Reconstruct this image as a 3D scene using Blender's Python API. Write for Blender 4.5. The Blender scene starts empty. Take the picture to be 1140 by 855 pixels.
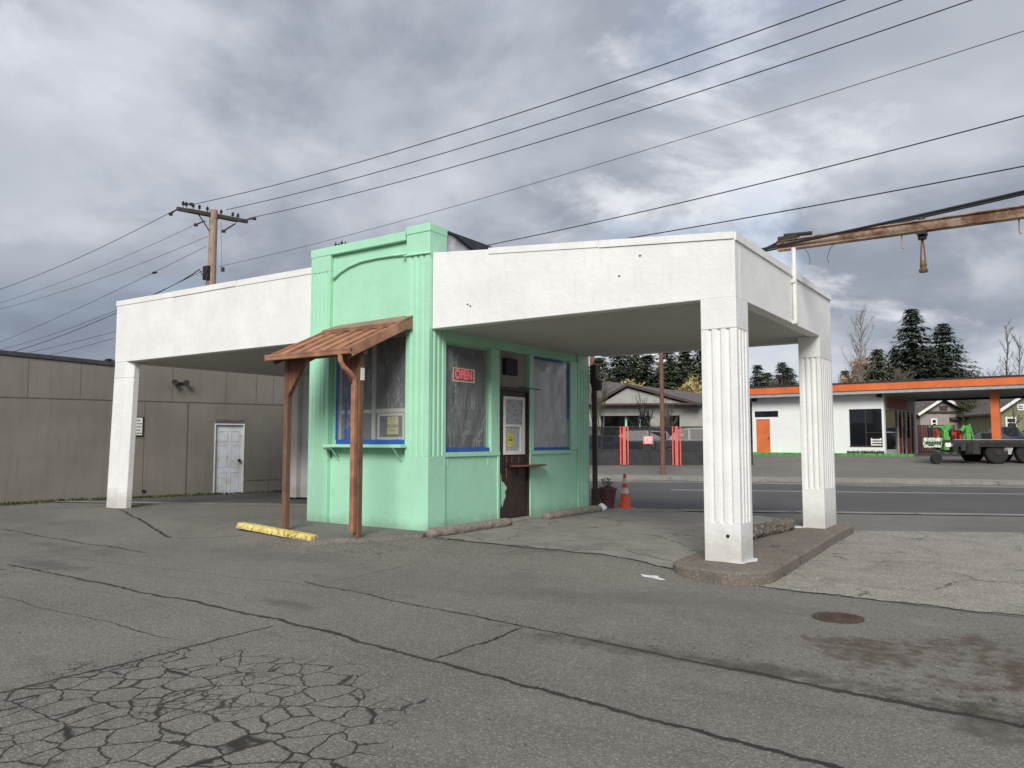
import bpy, math, random
from math import sin, cos, pi, radians, atan, sqrt, tan
random.seed(7)
S = bpy.context.scene
COL = S.collection
YAW = radians(34.5)
FPX = 852.0; PITCH = atan(62/852.0); EYE = 1.6

# ------------------------------------------------------------------ survey helpers (measured places -> metres)
def CF(xc, D):
    """ground place given as metres to the right / metres ahead of the viewpoint -> world X, Y"""
    return (xc*cos(YAW) - D*sin(YAW), xc*sin(YAW) + D*cos(YAW))
def PX(px, py, D):
    a = px-570; b = 427.5-py
    fw = FPX*cos(PITCH) - b*sin(PITCH); up = b*cos(PITCH) + FPX*sin(PITCH)
    t = D/fw
    X, Y = CF(a*t, D)
    return (X, Y, EYE+up*t)
def AY(px, py, Y0):
    a = px-570; b = 427.5-py
    fw = FPX*cos(PITCH) - b*sin(PITCH); up = b*cos(PITCH) + FPX*sin(PITCH)
    X, Y = CF(a, fw); t = Y0/Y
    return (X*t, Y0, EYE+up*t)
class Frame:
    """a local frame standing at (xc, D), its x axis turned by th from camera-right"""
    def __init__(s, xc, D, th): s.xc, s.D, s.th = xc, D, th
    def x(s, px):
        k = (px-570)/854.3; c, n = cos(s.th), sin(s.th)
        return (k*s.D - s.xc)/(c - k*n)
    def z(s, px, py):
        D = s.D + s.x(px)*sin(s.th)
        return EYE + (489.7-py)/854.3*D
    def loc(s, z=0): return CF(s.xc, s.D) + (z,)
    def rot(s): return s.th + YAW
    def world(s, x, y=0):
        return CF(s.xc + x*cos(s.th) - y*sin(s.th), s.D + x*sin(s.th) + y*cos(s.th))

# ------------------------------------------------------------------ mesh builder
class MB:
    def __init__(s): s.v = []; s.f = []
    def add(s, vs, fs):
        n = len(s.v); s.v += [tuple(p) for p in vs]; s.f += [tuple(i+n for i in f) for f in fs]; return s
    def box(s, x0, x1, y0, y1, z0, z1):
        return s.add([(x0,y0,z0),(x1,y0,z0),(x1,y1,z0),(x0,y1,z0),(x0,y0,z1),(x1,y0,z1),(x1,y1,z1),(x0,y1,z1)],
              [(0,3,2,1),(4,5,6,7),(0,1,5,4),(1,2,6,5),(2,3,7,6),(3,0,4,7)])
    def hexa(s, p):
        return s.add(p, [(0,3,2,1),(4,5,6,7),(0,1,5,4),(1,2,6,5),(2,3,7,6),(3,0,4,7)])
    def prism(s, poly, z0, z1, caps=True, axis='z'):
        n = len(poly)
        def m(a, b, c):
            return (a,b,c) if axis == 'z' else ((a,c,b) if axis == 'y' else (c,a,b))
        vs = [m(a,b,z0) for a,b in poly] + [m(a,b,z1) for a,b in poly]
        fs = [(i,(i+1)%n,(i+1)%n+n,i+n) for i in range(n)]
        if caps: fs += [tuple(range(n-1,-1,-1)), tuple(range(n,2*n))]
        return s.add(vs, fs)
    def tube(s, pts, r, n=6, cap=True):
        import mathutils
        V = mathutils.Vector
        pts = [V(p) for p in pts]; m = len(pts)
        rs = r if isinstance(r, (list, tuple)) else [r]*m
        vs = []; up = None
        for i, p in enumerate(pts):
            d = (pts[min(i+1,m-1)] - pts[max(i-1,0)]).normalized()
            if up is None:
                up = V((0,0,1)) if abs(d.z) < .9 else V((1,0,0))
            a = d.cross(up)
            if a.length < 1e-4: a = d.cross(V((0,1,0)))
            a.normalize(); b = a.cross(d).normalized(); up = b
            for k in range(n):
                t = 2*pi*k/n
                vs.append(p + (a*cos(t) + b*sin(t))*rs[i])
        fs = [(i*n+k, i*n+(k+1)%n, (i+1)*n+(k+1)%n, (i+1)*n+k) for i in range(m-1) for k in range(n)]
        if cap: fs += [tuple(range(n)), tuple(range((m-1)*n+n-1, (m-1)*n-1, -1))]
        return s.add(vs, fs)
    def bar(s, p0, p1, w, h):
        import mathutils
        V = mathutils.Vector; p0 = V(p0); p1 = V(p1); d = (p1-p0).normalized()
        up = V((0,0,1)) if abs(d.z) < .95 else V((0,1,0))
        a = d.cross(up).normalized()*w/2; b = a.cross(d).normalized()*h/2
        q = []
        for p in (p0, p1): q += [p-a-b, p+a-b, p+a+b, p-a+b]
        return s.add(q, [(0,1,2,3),(7,6,5,4),(0,4,5,1),(1,5,6,2),(2,6,7,3),(3,7,4,0)])
    def lathe(s, c, prof, n=20, axis='z'):
        vs = []
        for r, h in prof:
            for k in range(n):
                t = 2*pi*k/n; a, b = r*cos(t), r*sin(t)
                o = (a,b,h) if axis == 'z' else ((a,h,b) if axis == 'y' else (h,a,b))
                vs.append((c[0]+o[0], c[1]+o[1], c[2]+o[2]))
        m = len(prof)
        fs = [(i*n+k, i*n+(k+1)%n, (i+1)*n+(k+1)%n, (i+1)*n+k) for i in range(m-1) for k in range(n)]
        fs += [tuple(range(n-1,-1,-1)), tuple(range((m-1)*n, m*n))]
        return s.add(vs, fs)
    def build(s, name, mat, parent=None, org=None, smooth=False, bevel=0, local=False, segs=1):
        """org: the point the object stands on; children take their thing's origin unless local"""
        if parent is not None and not local: o0 = ROOTS.get(parent.name_full, (0,0,0))
        elif org is not None: o0 = org
        else: o0 = (0,0,0)
        me = bpy.data.meshes.new(name)
        me.from_pydata([(a-o0[0], b-o0[1], c-o0[2]) for a,b,c in s.v], [], s.f)
        me.update()
        import bmesh
        if len(s.f) < 30000:
            bm = bmesh.new(); bm.from_mesh(me); bmesh.ops.recalc_face_normals(bm, faces=bm.faces); bm.to_mesh(me); bm.free()
        if smooth:
            for p in me.polygons: p.use_smooth = True
        if mat: me.materials.append(mat)
        o = bpy.data.objects.new(name, me); COL.objects.link(o)
        if parent is not None:
            o.parent = parent; ROOTS[o.name_full] = o0
        else:
            o.location = o0; ROOTS[o.name_full] = o0
        if bevel:
            b = o.modifiers.new('bevel', 'BEVEL'); b.width = bevel; b.segments = segs; b.limit_method = 'ANGLE'; b.angle_limit = radians(40)
        return o
ROOTS = {}
def build_split(mb, name, mat, parent, **kw):
    """every connected piece of the builder becomes a part of its own"""
    par = list(range(len(mb.v)))
    def f(i):
        while par[i] != i: par[i] = par[par[i]]; i = par[i]
        return i
    for fc in mb.f:
        for q in fc[1:]: par[f(q)] = f(fc[0])
    grp = {}
    for fc in mb.f: grp.setdefault(f(fc[0]), []).append(fc)
    out = []
    for fs in grp.values():
        m = MB(); ids = sorted({i for fc in fs for i in fc}); mp = {i: k for k, i in enumerate(ids)}
        m.v = [mb.v[i] for i in ids]; m.f = [tuple(mp[i] for i in fc) for fc in fs]
        out.append(m.build(name, mat, parent, **kw))
    return out
def tag(o, label=None, cat=None, group=None, kind=None):
    if label: o['label'] = label
    if cat: o['category'] = cat
    if group: o['group'] = group
    if kind: o['kind'] = kind
    return o
def empty(name, loc, label, cat, rz=0, group=None):
    o = bpy.data.objects.new(name, None); COL.objects.link(o)
    o.location = loc; o.rotation_euler = (0,0,rz); o.empty_display_size = .2
    ROOTS[o.name_full] = tuple(loc) if rz == 0 else (0,0,0)
    return tag(o, label, cat, group)
def copy_tree(o, parent=None):
    c = o.copy(); COL.objects.link(c)
    if parent is not None: c.parent = parent
    for ch in list(o.children): copy_tree(ch, c)
    return c
def text_part(name, body, size, loc, rx, rz, mat, parent=None, ext=.002, sx=1.0, align='CENTER', off=0):
    cu = bpy.data.curves.new(name, 'FONT'); cu.body = body; cu.size = size; cu.extrude = ext; cu.offset = off
    cu.align_x = align; cu.align_y = 'CENTER'
    t = bpy.data.objects.new(name, cu); COL.objects.link(t)
    bpy.context.view_layer.update()
    me = bpy.data.meshes.new_from_object(t)
    bpy.data.objects.remove(t)
    o = bpy.data.objects.new(name, me); COL.objects.link(o)
    me.materials.clear(); me.materials.append(mat)
    o0 = ROOTS.get(parent.name_full, (0,0,0)) if parent is not None else (0,0,0)
    o.location = (loc[0]-o0[0], loc[1]-o0[1], loc[2]-o0[2]); o.rotation_euler = (rx, 0, rz); o.scale = (sx,1,1)
    if parent is not None: o.parent = parent
    return o

# ------------------------------------------------------------------ materials
def new_mat(name):
    m = bpy.data.materials.new(name); m.use_nodes = True
    nt = m.node_tree; b = nt.nodes['Principled BSDF']
    return m, nt, b
class N:
    """small node-graph helper"""
    def __init__(s, nt): s.nt = nt; s.L = nt.links
    def n(s, t, **k):
        x = s.nt.nodes.new(t)
        for a, v in k.items(): setattr(x, a, v)
        return x
    def put(s, sock, v):
        if hasattr(v, 'is_output') or isinstance(v, bpy.types.NodeSocket): s.L.new(v, sock)
        else: sock.default_value = v
    def math(s, op, a, b=0.0, c=None, clamp=False):
        x = s.n('ShaderNodeMath', operation=op, use_clamp=clamp)
        s.put(x.inputs[0], a); s.put(x.inputs[1], b)
        if c is not None: s.put(x.inputs[2], c)
        return x.outputs[0]
    def smooth(s, v, e0, e1, o0=0.0, o1=1.0):
        x = s.n('ShaderNodeMapRange', interpolation_type='SMOOTHSTEP')
        s.put(x.inputs['Value'], v)
        for k, q in (('From Min', e0), ('From Max', e1), ('To Min', o0), ('To Max', o1)): x.inputs[k].default_value = q
        return x.outputs[0]
    def noise(s, co, scale, detail=4, rough=.55, dist=0, out=0):
        x = s.n('ShaderNodeTexNoise'); s.L.new(co, x.inputs['Vector'])
        x.inputs['Scale'].default_value = scale; x.inputs['Detail'].default_value = detail
        x.inputs['Roughness'].default_value = rough; x.inputs['Distortion'].default_value = dist
        return x.outputs[out]
    def vor(s, co, scale, feature='F1', rnd=1.0, out=0):
        x = s.n('ShaderNodeTexVoronoi', feature=feature); s.L.new(co, x.inputs['Vector'])
        x.inputs['Scale'].default_value = scale; x.inputs['Randomness'].default_value = rnd
        return x.outputs[out]
    def mix(s, f, a, b, mode='MIX'):
        x = s.n('ShaderNodeMix', data_type='RGBA', blend_type=mode)
        s.put(x.inputs[0], f)
        s.put(x.inputs[6], a if isinstance(a, bpy.types.NodeSocket) else tuple(a)+(1,)*(4-len(a)))
        s.put(x.inputs[7], b if isinstance(b, bpy.types.NodeSocket) else tuple(b)+(1,)*(4-len(b)))
        return x.outputs[2]
    def co(s, kind='Object', scale=None):
        t = s.n('ShaderNodeTexCoord').outputs[kind]
        if scale:
            m = s.n('ShaderNodeMapping'); m.inputs['Scale'].default_value = scale; s.L.new(t, m.inputs[0]); t = m.outputs[0]
        return t
    def bump(s, h, strength=.3, dist=.01, normal=None):
        x = s.n('ShaderNodeBump'); x.inputs['Strength'].default_value = strength; x.inputs['Distance'].default_value = dist
        s.L.new(h, x.inputs['Height'])
        if normal is not None: s.L.new(normal, x.inputs['Normal'])
        return x.outputs[0]
def mul(c, k): return tuple(v*k for v in c)

def plain(name, col, rough=.6, metal=0, var=.12, scale=3, bump=.0, bscale=40, emit=0, alpha=1, spec=None):
    m, nt, b = new_mat(name); g = N(nt); co = g.co()
    f = g.smooth(g.noise(co, scale, 6, .65), .3, .7)
    c = g.mix(f, mul(col, 1-var), tuple(min(1, v*(1+var)) for v in col))
    nt.links.new(c, b.inputs['Base Color'])
    b.inputs['Roughness'].default_value = rough; b.inputs['Metallic'].default_value = metal
    if spec is not None: b.inputs['Specular IOR Level'].default_value = spec
    if bump: nt.links.new(g.bump(g.noise(co, bscale, 5, .6), bump, .01), b.inputs['Normal'])
    if emit:
        nt.links.new(c, b.inputs['Emission Color']); b.inputs['Emission Strength'].default_value = emit
    if alpha < 1: b.inputs['Alpha'].default_value = alpha
    return m

def painted(name, col, rough=.55, board=True, dirt=(.28,.25,.2), dirt_h=.35, streak=.10, spots=.35, bs=.5):
    """thick exterior paint over old stucco / board-marked concrete: brush marks, patches, splash dirt and pits"""
    m, nt, b = new_mat(name); g = N(nt); co = g.co(); w = g.n('ShaderNodeNewGeometry').outputs['Position']
    sep = g.n('ShaderNodeSeparateXYZ'); nt.links.new(w, sep.inputs[0]); z = sep.outputs[2]
    big = g.smooth(g.noise(co, 1.3, 5, .6), .3, .7)
    c = g.mix(big, mul(col, .93), mul(col, 1.03))
    c = g.mix(g.smooth(g.noise(co, 4.5, 6, .7, .6), .5, .72, 0, .22), c, mul(col, .86))
    mp = g.co('Object', (6, 6, .7))
    st = g.smooth(g.noise(mp, 2.2, 6, .7), .50, .78)
    c = g.mix(g.math('MULTIPLY', st, streak), c, mul(dirt, .9))
    # grime thrown up from the ground, uneven
    n2 = g.noise(co, 5, 6, .7)
    dz = g.smooth(g.math('ADD', z, g.math('MULTIPLY', n2, -.5)), -.05, dirt_h-.1, 1, 0)
    c = g.mix(g.math('MULTIPLY', dz, .45), c, dirt)
    # chips where old paint shows
    sp = g.smooth(g.noise(co, 17, 3, .5), .70, .74)
    sp = g.math('MULTIPLY', sp, g.smooth(g.noise(co, 1.7, 2), .5, .65))
    c = g.mix(g.math('MULTIPLY', sp, spots), c, mul(dirt, 1.1))
    nt.links.new(c, b.inputs['Base Color'])
    b.inputs['Roughness'].default_value = rough
    fine = g.noise(co, 60, 4, .6); mid = g.noise(co, 9, 6, .62)
    h = g.math('ADD', g.math('MULTIPLY', fine, .25), mid)
    if board:
        hm = g.co('Object', (.5, .5, 5))
        h = g.math('ADD', h, g.math('MULTIPLY', g.noise(hm, 1.3, 3, .5), .45))
    nt.links.new(g.bump(h, bs, .016), b.inputs['Normal'])
    return m

def concrete(name, col, agg=.5, scale=90, stain=(.10,.09,.075), rough=.9, patch=.6, red=False):
    m, nt, b = new_mat(name); g = N(nt); co = g.co()
    v = g.vor(co, scale, 'F1', 1, 1)   # per-cell colour
    hs = g.n('ShaderNodeSeparateColor'); nt.links.new(v, hs.inputs[0])
    cell = hs.outputs[0]
    base = g.mix(g.smooth(g.noise(co, 2.3, 8, .68), .32, .68), mul(col, .78), mul(col, 1.15))
    c = g.mix(g.math('MULTIPLY', cell, agg), mul(col, .55), base, 'MIX')
    c = g.mix(agg, base, c)
    hi = g.smooth(cell, .8, 1.0)
    c = g.mix(g.math('MULTIPLY', hi, agg), c, tuple(min(1, q*1.9) for q in col))
    st = g.smooth(g.noise(co, .9, 8, .72, .6), .53, .72)
    c = g.mix(g.math('MULTIPLY', st, patch), c, stain)
    wv_ = g.n('ShaderNodeVectorMath', operation='MULTIPLY_ADD'); nt.links.new(g.noise(co, 2.5, 5, .65, 0, 1), wv_.inputs[0]); wv_.inputs[1].default_value = (.5,.5,.2); nt.links.new(co, wv_.inputs[2])
    ed = g.vor(wv_.outputs[0], .75, 'DISTANCE_TO_EDGE')
    hl = g.math('MULTIPLY', g.smooth(ed, .004, .013, 1, 0), g.smooth(g.noise(co, .7, 3), .46, .54))
    c = g.mix(g.math('MULTIPLY', hl, .85), c, mul(stain, .45))
    gr = g.smooth(g.noise(co, 5.5, 7, .75), .60, .72)
    c = g.mix(g.math('MULTIPLY', gr, .35), c, mul(stain, .8))
    if red:
        rr = g.smooth(g.noise(co, 3.1, 3, .6), .58, .68)
        c = g.mix(g.math('MULTIPLY', rr, .14), c, (.33,.13,.10))
    nt.links.new(c, b.inputs['Base Color']); b.inputs['Roughness'].default_value = rough
    h = g.math('ADD', g.math('MULTIPLY', g.vor(co, scale, 'F1', 1, 0), .6), g.noise(co, 14, 6, .65))
    nt.links.new(g.bump(h, .55, .012), b.inputs['Normal'])
    return m

def asphalt_mat(name, lot=True, col=(.153,.143,.126)):
    m, nt, b = new_mat(name); g = N(nt); co = g.co()
    sep = g.n('ShaderNodeSeparateXYZ'); nt.links.new(co, sep.inputs[0]); X, Y = sep.outputs[0], sep.outputs[1]
    v = g.vor(co, 105, 'F1', 1, 1); hs = g.n('ShaderNodeSeparateColor'); nt.links.new(v, hs.inputs[0]); cell = hs.outputs[0]
    v2 = g.vor(co, 190, 'F1', 1, 1); hs2 = g.n('ShaderNodeSeparateColor'); nt.links.new(v2, hs2.inputs[0]); cell2 = hs2.outputs[1]
    big = g.smooth(g.noise(co, .33, 8, .62, .4), .32, .68)
    mid = g.smooth(g.noise(co, 2.4, 7, .7), .3, .7)
    c = g.mix(big, mul(col, .80), mul(col, 1.16))
    c = g.mix(g.math('MULTIPLY', mid, .45), c, mul(col, 1.22))
    if lot:
        tb = g.smooth(g.noise(g.co('Object', (.25, 1.1, 1)), 1.3, 6, .7, .8), .52, .66)
        c = g.mix(g.math('MULTIPLY', tb, .5), c, mul(col, .62))
        lt = g.smooth(g.noise(co, .55, 5, .65, .5), .54, .70)
        c = g.mix(g.math('MULTIPLY', lt, .4), c, mul(col, 1.35))
    c = g.mix(g.smooth(cell, .72, 1.0, 0, .55 if lot else .2), c, mul(col, 2.4))
    c = g.mix(g.smooth(cell, .35, 0.0, 0, .55 if lot else .3), c, mul(col, .42))
    c = g.mix(g.smooth(cell2, .4, 0.0, 0, .45), c, mul(col, .5))
    hh = g.math('ADD', g.math('MULTIPLY', g.vor(co, 75, 'F1', 1, 0), -.8), g.math('MULTIPLY', g.noise(co, 30, 5, .65), .6))
    nrm_h = hh
    if lot:
        n1 = g.noise(co, 1.1, 3, .5); n2 = g.noise(co, 9, 5, .7); n3 = g.noise(co, 38, 3, .6)
        wob = g.math('ADD', g.math('MULTIPLY', g.math('SUBTRACT', n1, .5), .22), g.math('MULTIPLY', g.math('SUBTRACT', n2, .5), .09))
        crk = None
        def line(u, vv, u0, c0, mm, a, bb, w, soft=1.0):
            nonlocal crk
            t = g.math('MULTIPLY', g.math('MAXIMUM', g.math('SUBTRACT', u, u0), 0.0), mm)
            d = g.math('ABSOLUTE', g.math('ADD', g.math('SUBTRACT', g.math('SUBTRACT', vv, c0), t), wob))
            wn = g.math('MULTIPLY', g.math('ADD', g.math('MULTIPLY', n3, 1.2), g.math('MULTIPLY', n2, .9)), w)
            mk = g.math('MULTIPLY', g.math('SUBTRACT', g.math('DIVIDE', wn, g.math('MAXIMUM', d, .0005)), .75), 1.6, clamp=True)
            rng = g.math('MULTIPLY', g.smooth(u, a, a+.15), g.smooth(u, bb-.15, bb, 1, 0))
            mk = g.math('MULTIPLY', mk, rng)
            crk = mk if crk is None else g.math('MAXIMUM', crk, mk)
        line(X, Y, -5.5, 4.50, -.105, -10.9, 6, .024)
        line(X, Y, -6.8, 5.83, -.10, -6.9, -2.9, .018); line(X, Y, -6.8, 5.83, -.10, -3.1, 6, .030)
        line(Y, X, 0, -3.66, 0, 4.25, 5.55, .015)
        line(Y, X, 0, -5.42, 0, .5, 4.4, .018)
        line(X, Y, -15.3, 6.15, -.02, -15.3, -10.3, .022)
        line(X, Y, -16.5, 8.91, -.36, -16.5, -11.5, .026)
        line(X, Y, -11.5, 7.12, .45, -11.5, -10.3, .014)
        line(X, Y, -10.8, 5.2, .13, -10.8, -6.3, .006)
        line(Y, X, 0, -6.6, 0, 5.8, 7.3, .006)
        line(X, Y, -11, 3.5, .02, -14, -5.6, .007)
        line(X, Y, -2.6, 8.38, -.03, -2.5, 6, .016)
        line(X, Y, -7.2, 8.62, -.006, -7.3, -3.3, .020)
        # alligator cracking, two sizes of block, inside an irregular patch
        cv = g.n('ShaderNodeVectorMath', operation='MULTIPLY_ADD')  # warp
        nc = g.noise(co, 3.2, 4, .6, 0, 1); nt.links.new(nc, cv.inputs[0]); cv.inputs[1].default_value = (.17,.17,0); nt.links.new(co, cv.inputs[2])
        cv2 = g.n('ShaderNodeVectorMath', operation='MULTIPLY_ADD')
        nc2 = g.noise(co, 24, 4, .65, 0, 1); nt.links.new(nc2, cv2.inputs[0]); cv2.inputs[1].default_value = (.035,.035,0); nt.links.new(cv.outputs[0], cv2.inputs[2])
        flat = g.n('ShaderNodeVectorMath', operation='MULTIPLY'); nt.links.new(cv2.outputs[0], flat.inputs[0]); flat.inputs[1].default_value = (1,1,0)
        e1 = g.vor(flat.outputs[0], 4.3, 'DISTANCE_TO_EDGE'); e2 = g.vor(flat.outputs[0], 9.5, 'DISTANCE_TO_EDGE')
        dx = g.math('DIVIDE', g.math('SUBTRACT', X, -4.15), 1.45); dy = g.math('DIVIDE', g.math('SUBTRACT', Y, 2.75), 1.15)
        rr = g.math('SQRT', g.math('ADD', g.math('MULTIPLY', dx, dx), g.math('MULTIPLY', dy, dy)))
        rr = g.math('ADD', rr, g.math('MULTIPLY', g.math('SUBTRACT', g.noise(co, 1.9, 4, .6), .5), 1.1))
        reg = g.smooth(rr, .62, 1.12, 1, 0)
        dx2 = g.math('DIVIDE', g.math('SUBTRACT', X, -11.6), 2.2); dy2 = g.math('DIVIDE', g.math('SUBTRACT', Y, 3.9), .8)
        rr2 = g.math('ADD', g.math('SQRT', g.math('ADD', g.math('MULTIPLY', dx2, dx2), g.math('MULTIPLY', dy2, dy2))), g.math('MULTIPLY', n1, .6))
        reg = g.math('MAXIMUM', reg, g.math('MULTIPLY', g.smooth(rr2, .9, 1.2, 1, 0), .8))
        wv = g.math('MULTIPLY', g.math('ADD', n2, .14), g.math('MULTIPLY', g.math('POWER', reg, .6), .068))
        a1 = g.math('MULTIPLY', g.math('SUBTRACT', 1.15, g.math('DIVIDE', e1, wv)), 1.3, clamp=True)
        a2 = g.math('MULTIPLY', g.math('SUBTRACT', 1.2, g.math('DIVIDE', e2, g.math('MULTIPLY', wv, 1.1))), 1.3, clamp=True)
        fine_m = g.smooth(g.noise(co, 1.5, 3, .5), .50, .60)
        a2 = g.math('MULTIPLY', a2, fine_m)
        al = g.math('MAXIMUM', a1, a2)
        al = g.math('MULTIPLY', al, g.smooth(reg, .02, .12))
        crk = g.math('MAXIMUM', crk, al)
        grit = g.math('ADD', g.math('MULTIPLY', g.noise(co, 120, 2, .6), 1.5), g.math('MULTIPLY', cell, .45))
        crk = g.math('MULTIPLY', crk, g.smooth(g.math('ADD', crk, grit), 1.05, 1.5))
        # damp / oily blotches and brown silt
        bl = g.smooth(g.noise(co, .8, 6, .7, 1.2), .60, .70)
        c = g.mix(g.math('MULTIPLY', bl, .30), c, mul(col, .45))
        def patch(cx, cy, rx, ry, colr, amt, nz=1.5):
            nonlocal c
            px_ = g.math('DIVIDE', g.math('SUBTRACT', X, cx), rx); py_ = g.math('DIVIDE', g.math('SUBTRACT', Y, cy), ry)
            q = g.math('ADD', g.math('SQRT', g.math('ADD', g.math('MULTIPLY', px_, px_), g.math('MULTIPLY', py_, py_))), g.math('MULTIPLY', g.math('SUBTRACT', g.math('MULTIPLY', g.math('ADD', n2, n1), .5), .5), nz*4))
            am = g.math('MULTIPLY', g.smooth(q, .1, 1.25, amt, 0), g.math('ADD', .55, g.math('MULTIPLY', cell, .6)))
            c = g.mix(am, c, colr)
        patch(-10.3, 4.75, .8, .25, mul(col, .40), .7)
        patch(-6.1, 4.95, .35, .12, mul(col, .40), .6)
        patch(-12.2, 5.7, 1.4, .35, mul(col, .45), .6)
        patch(.1, 6.3, 1.2, .8, (.060,.036,.020), 1.1)
        patch(-1.0, 6.3, .6, .3, (.065,.045,.028), .6)
        patch(.6, 5.3, 1.4, .5, (.045,.038,.028), .7)
        patch(-1.9, 5.42, 1.6, .20, (.045,.042,.026), .85)
        patch(-.9, 7.6, .25, .12, (.24,.22,.18), .5)
        patch(-8.3, 7.0, 1.6, .5, mul(col, .62), .5)
        patch(-16.5, 7.2, 3.0, .5, mul(col, .66), .5)
        patch(-3.2, 7.3, 1.6, .5, mul(col, .72), .6)
        # outside the lot the sheet turns to winter grass and dirt
        L_ = g.n('ShaderNodeVectorMath', operation='LENGTH'); nt.links.new(co, L_.inputs[0])
        far = g.smooth(g.math('ADD', L_.outputs['Value'], g.math('MULTIPLY', g.noise(co, .05, 4), 20)), 66, 78)
        c = g.mix(crk, c, g.mix(g.smooth(n1, .4, .65), (.017,.016,.013), (.034,.034,.02)))
        c = g.mix(far, c, g.mix(g.noise(co, .3, 5, .6), (.045,.06,.022), (.10,.095,.05)))
        nrm_h = hh
    nt.links.new(c, b.inputs['Base Color']); b.inputs['Roughness'].default_value = .86
    nt.links.new(g.bump(nrm_h, .55, .010), b.inputs['Normal'])
    return m

def film(name, alpha, col=(.45,.45,.46), wr=6, dirn=(5,5,1.2)):
    """dusty creased plastic sheet"""
    m, nt, b = new_mat(name); g = N(nt); co = g.co('Object', dirn)
    r = g.noise(co, wr*.35, 2, .45, .8)
    ridge = g.math('SUBTRACT', 1.0, g.math('MULTIPLY', g.math('ABSOLUTE', g.math('SUBTRACT', r, .5)), 34), clamp=True)
    ridge = g.math('MULTIPLY', ridge, g.smooth(g.noise(co, .8, 2), .45, .62))
    c = g.mix(ridge, col, (.85,.85,.86))
    nt.links.new(c, b.inputs['Base Color'])
    sp_ = g.n('ShaderNodeSeparateXYZ'); nt.links.new(g.co(), sp_.inputs[0])
    hxy = g.math('ADD', sp_.outputs[0], sp_.outputs[1])
    for (ca, cb2, sd_) in ((1.0,.62,3.1),(1.0,-.28,7.7)):
        cm = g.n('ShaderNodeCombineXYZ')
        nt.links.new(g.math('MULTIPLY', g.math('SUBTRACT', hxy, g.math('MULTIPLY', sp_.outputs[2], cb2)), 7.0), cm.inputs[0])
        nt.links.new(g.math('MULTIPLY', g.math('ADD', sp_.outputs[2], g.math('MULTIPLY', hxy, cb2)), .8), cm.inputs[1]); cm.inputs[2].default_value = sd_
        q_ = g.noise(cm.outputs[0], 1.0, 2, .5)
        fl_ = g.math('SUBTRACT', 1.0, g.math('MULTIPLY', g.math('ABSOLUTE', g.math('SUBTRACT', q_, .52)), 60), clamp=True)
        ridge = g.math('MAXIMUM', ridge, g.math('MULTIPLY', fl_, g.smooth(g.noise(cm.outputs[0], .45, 2), .48, .6)))
    c = g.mix(g.math('MULTIPLY', ridge, .7), col, (.62,.62,.64)); nt.links.new(c, b.inputs['Base Color'])
    a = g.math('ADD', g.math('MULTIPLY', ridge, .20), g.math('MULTIPLY', g.noise(g.co(), 2, 3), alpha*2*.5), clamp=True)
    a = g.math('ADD', a, alpha*.5, clamp=True)
    nt.links.new(a, b.inputs['Alpha'])
    b.inputs['Roughness'].default_value = .22
    nt.links.new(g.bump(r, .7, .04), b.inputs['Normal'])
    return m
def glass(name, alpha=.35, col=(.03,.035,.04)):
    m, nt, b = new_mat(name)
    b.inputs['Base Color'].default_value = col+(1,); b.inputs['Roughness'].default_value = .04
    b.inputs['Alpha'].default_value = alpha; b.inputs['IOR'].default_value = 1.5
    return m
def mesh_screen(name, col, alpha):
    m, nt, b = new_mat(name); g = N(nt)
    b.inputs['Base Color'].default_value = col+(1,); b.inputs['Roughness'].default_value = .9
    b.inputs['Alpha'].default_value = alpha
    return m
def wood(name, col, dark, rough=.8):
    m, nt, b = new_mat(name); g = N(nt); co = g.co('Object', (14,14,1.2))
    f = g.smooth(g.noise(co, 2.5, 7, .7), .3, .7)
    c = g.mix(f, dark, col)
    n = g.smooth(g.noise(g.co(), 3.5, 6, .7), .5, .7)
    c = g.mix(g.math('MULTIPLY', n, .5), c, mul(dark, .5))
    nt.links.new(c, b.inputs['Base Color']); b.inputs['Roughness'].default_value = rough
    nt.links.new(g.bump(g.noise(co, 5, 6, .7), .5, .006), b.inputs['Normal'])
    return m
def foliage(name, a, bcol, c3=None):
    m, nt, b = new_mat(name); g = N(nt); co = g.co()
    f = g.smooth(g.noise(co, .9, 5, .7), .35, .65)
    f2 = g.smooth(g.noise(co, 7, 3, .6), .3, .7)
    c = g.mix(f, a, bcol)
    c = g.mix(g.math('MULTIPLY', f2, .5), c, c3 or mul(bcol, 1.5))
    nt.links.new(c, b.inputs['Base Color']); b.inputs['Roughness'].default_value = .75
    return m

M = {}
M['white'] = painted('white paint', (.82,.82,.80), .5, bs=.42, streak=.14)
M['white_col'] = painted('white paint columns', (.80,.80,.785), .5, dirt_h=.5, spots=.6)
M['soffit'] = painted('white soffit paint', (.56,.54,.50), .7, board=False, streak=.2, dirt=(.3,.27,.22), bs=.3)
M['mint'] = painted('mint green paint', (.385,.72,.515), .5, dirt=(.22,.28,.20), dirt_h=.28, streak=.08, spots=.2, bs=.32)
M['mint_trim'] = painted('mint green trim paint', (.39,.73,.52), .42, board=False, streak=.05, spots=.1, bs=.2)
M['asphalt'] = asphalt_mat('cracked asphalt')
M['road'] = asphalt_mat('road asphalt', False, (.082,.080,.078))
M['pad'] = concrete('worn exposed aggregate concrete', (.31,.292,.25), .75, 85, patch=.6)
M['pad2'] = concrete('concrete pad under canopy', (.26,.246,.22), .35, 85, patch=.65)
M['kerb'] = concrete('kerb concrete', (.27,.26,.235), .4, 60, patch=.35)
M['island'] = concrete('old island concrete', (.185,.160,.132), .6, 80, patch=.6, red=True)
M['log'] = concrete('rough concrete wheel stop', (.27,.235,.20), .8, 110, patch=.6, red=True)
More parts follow.
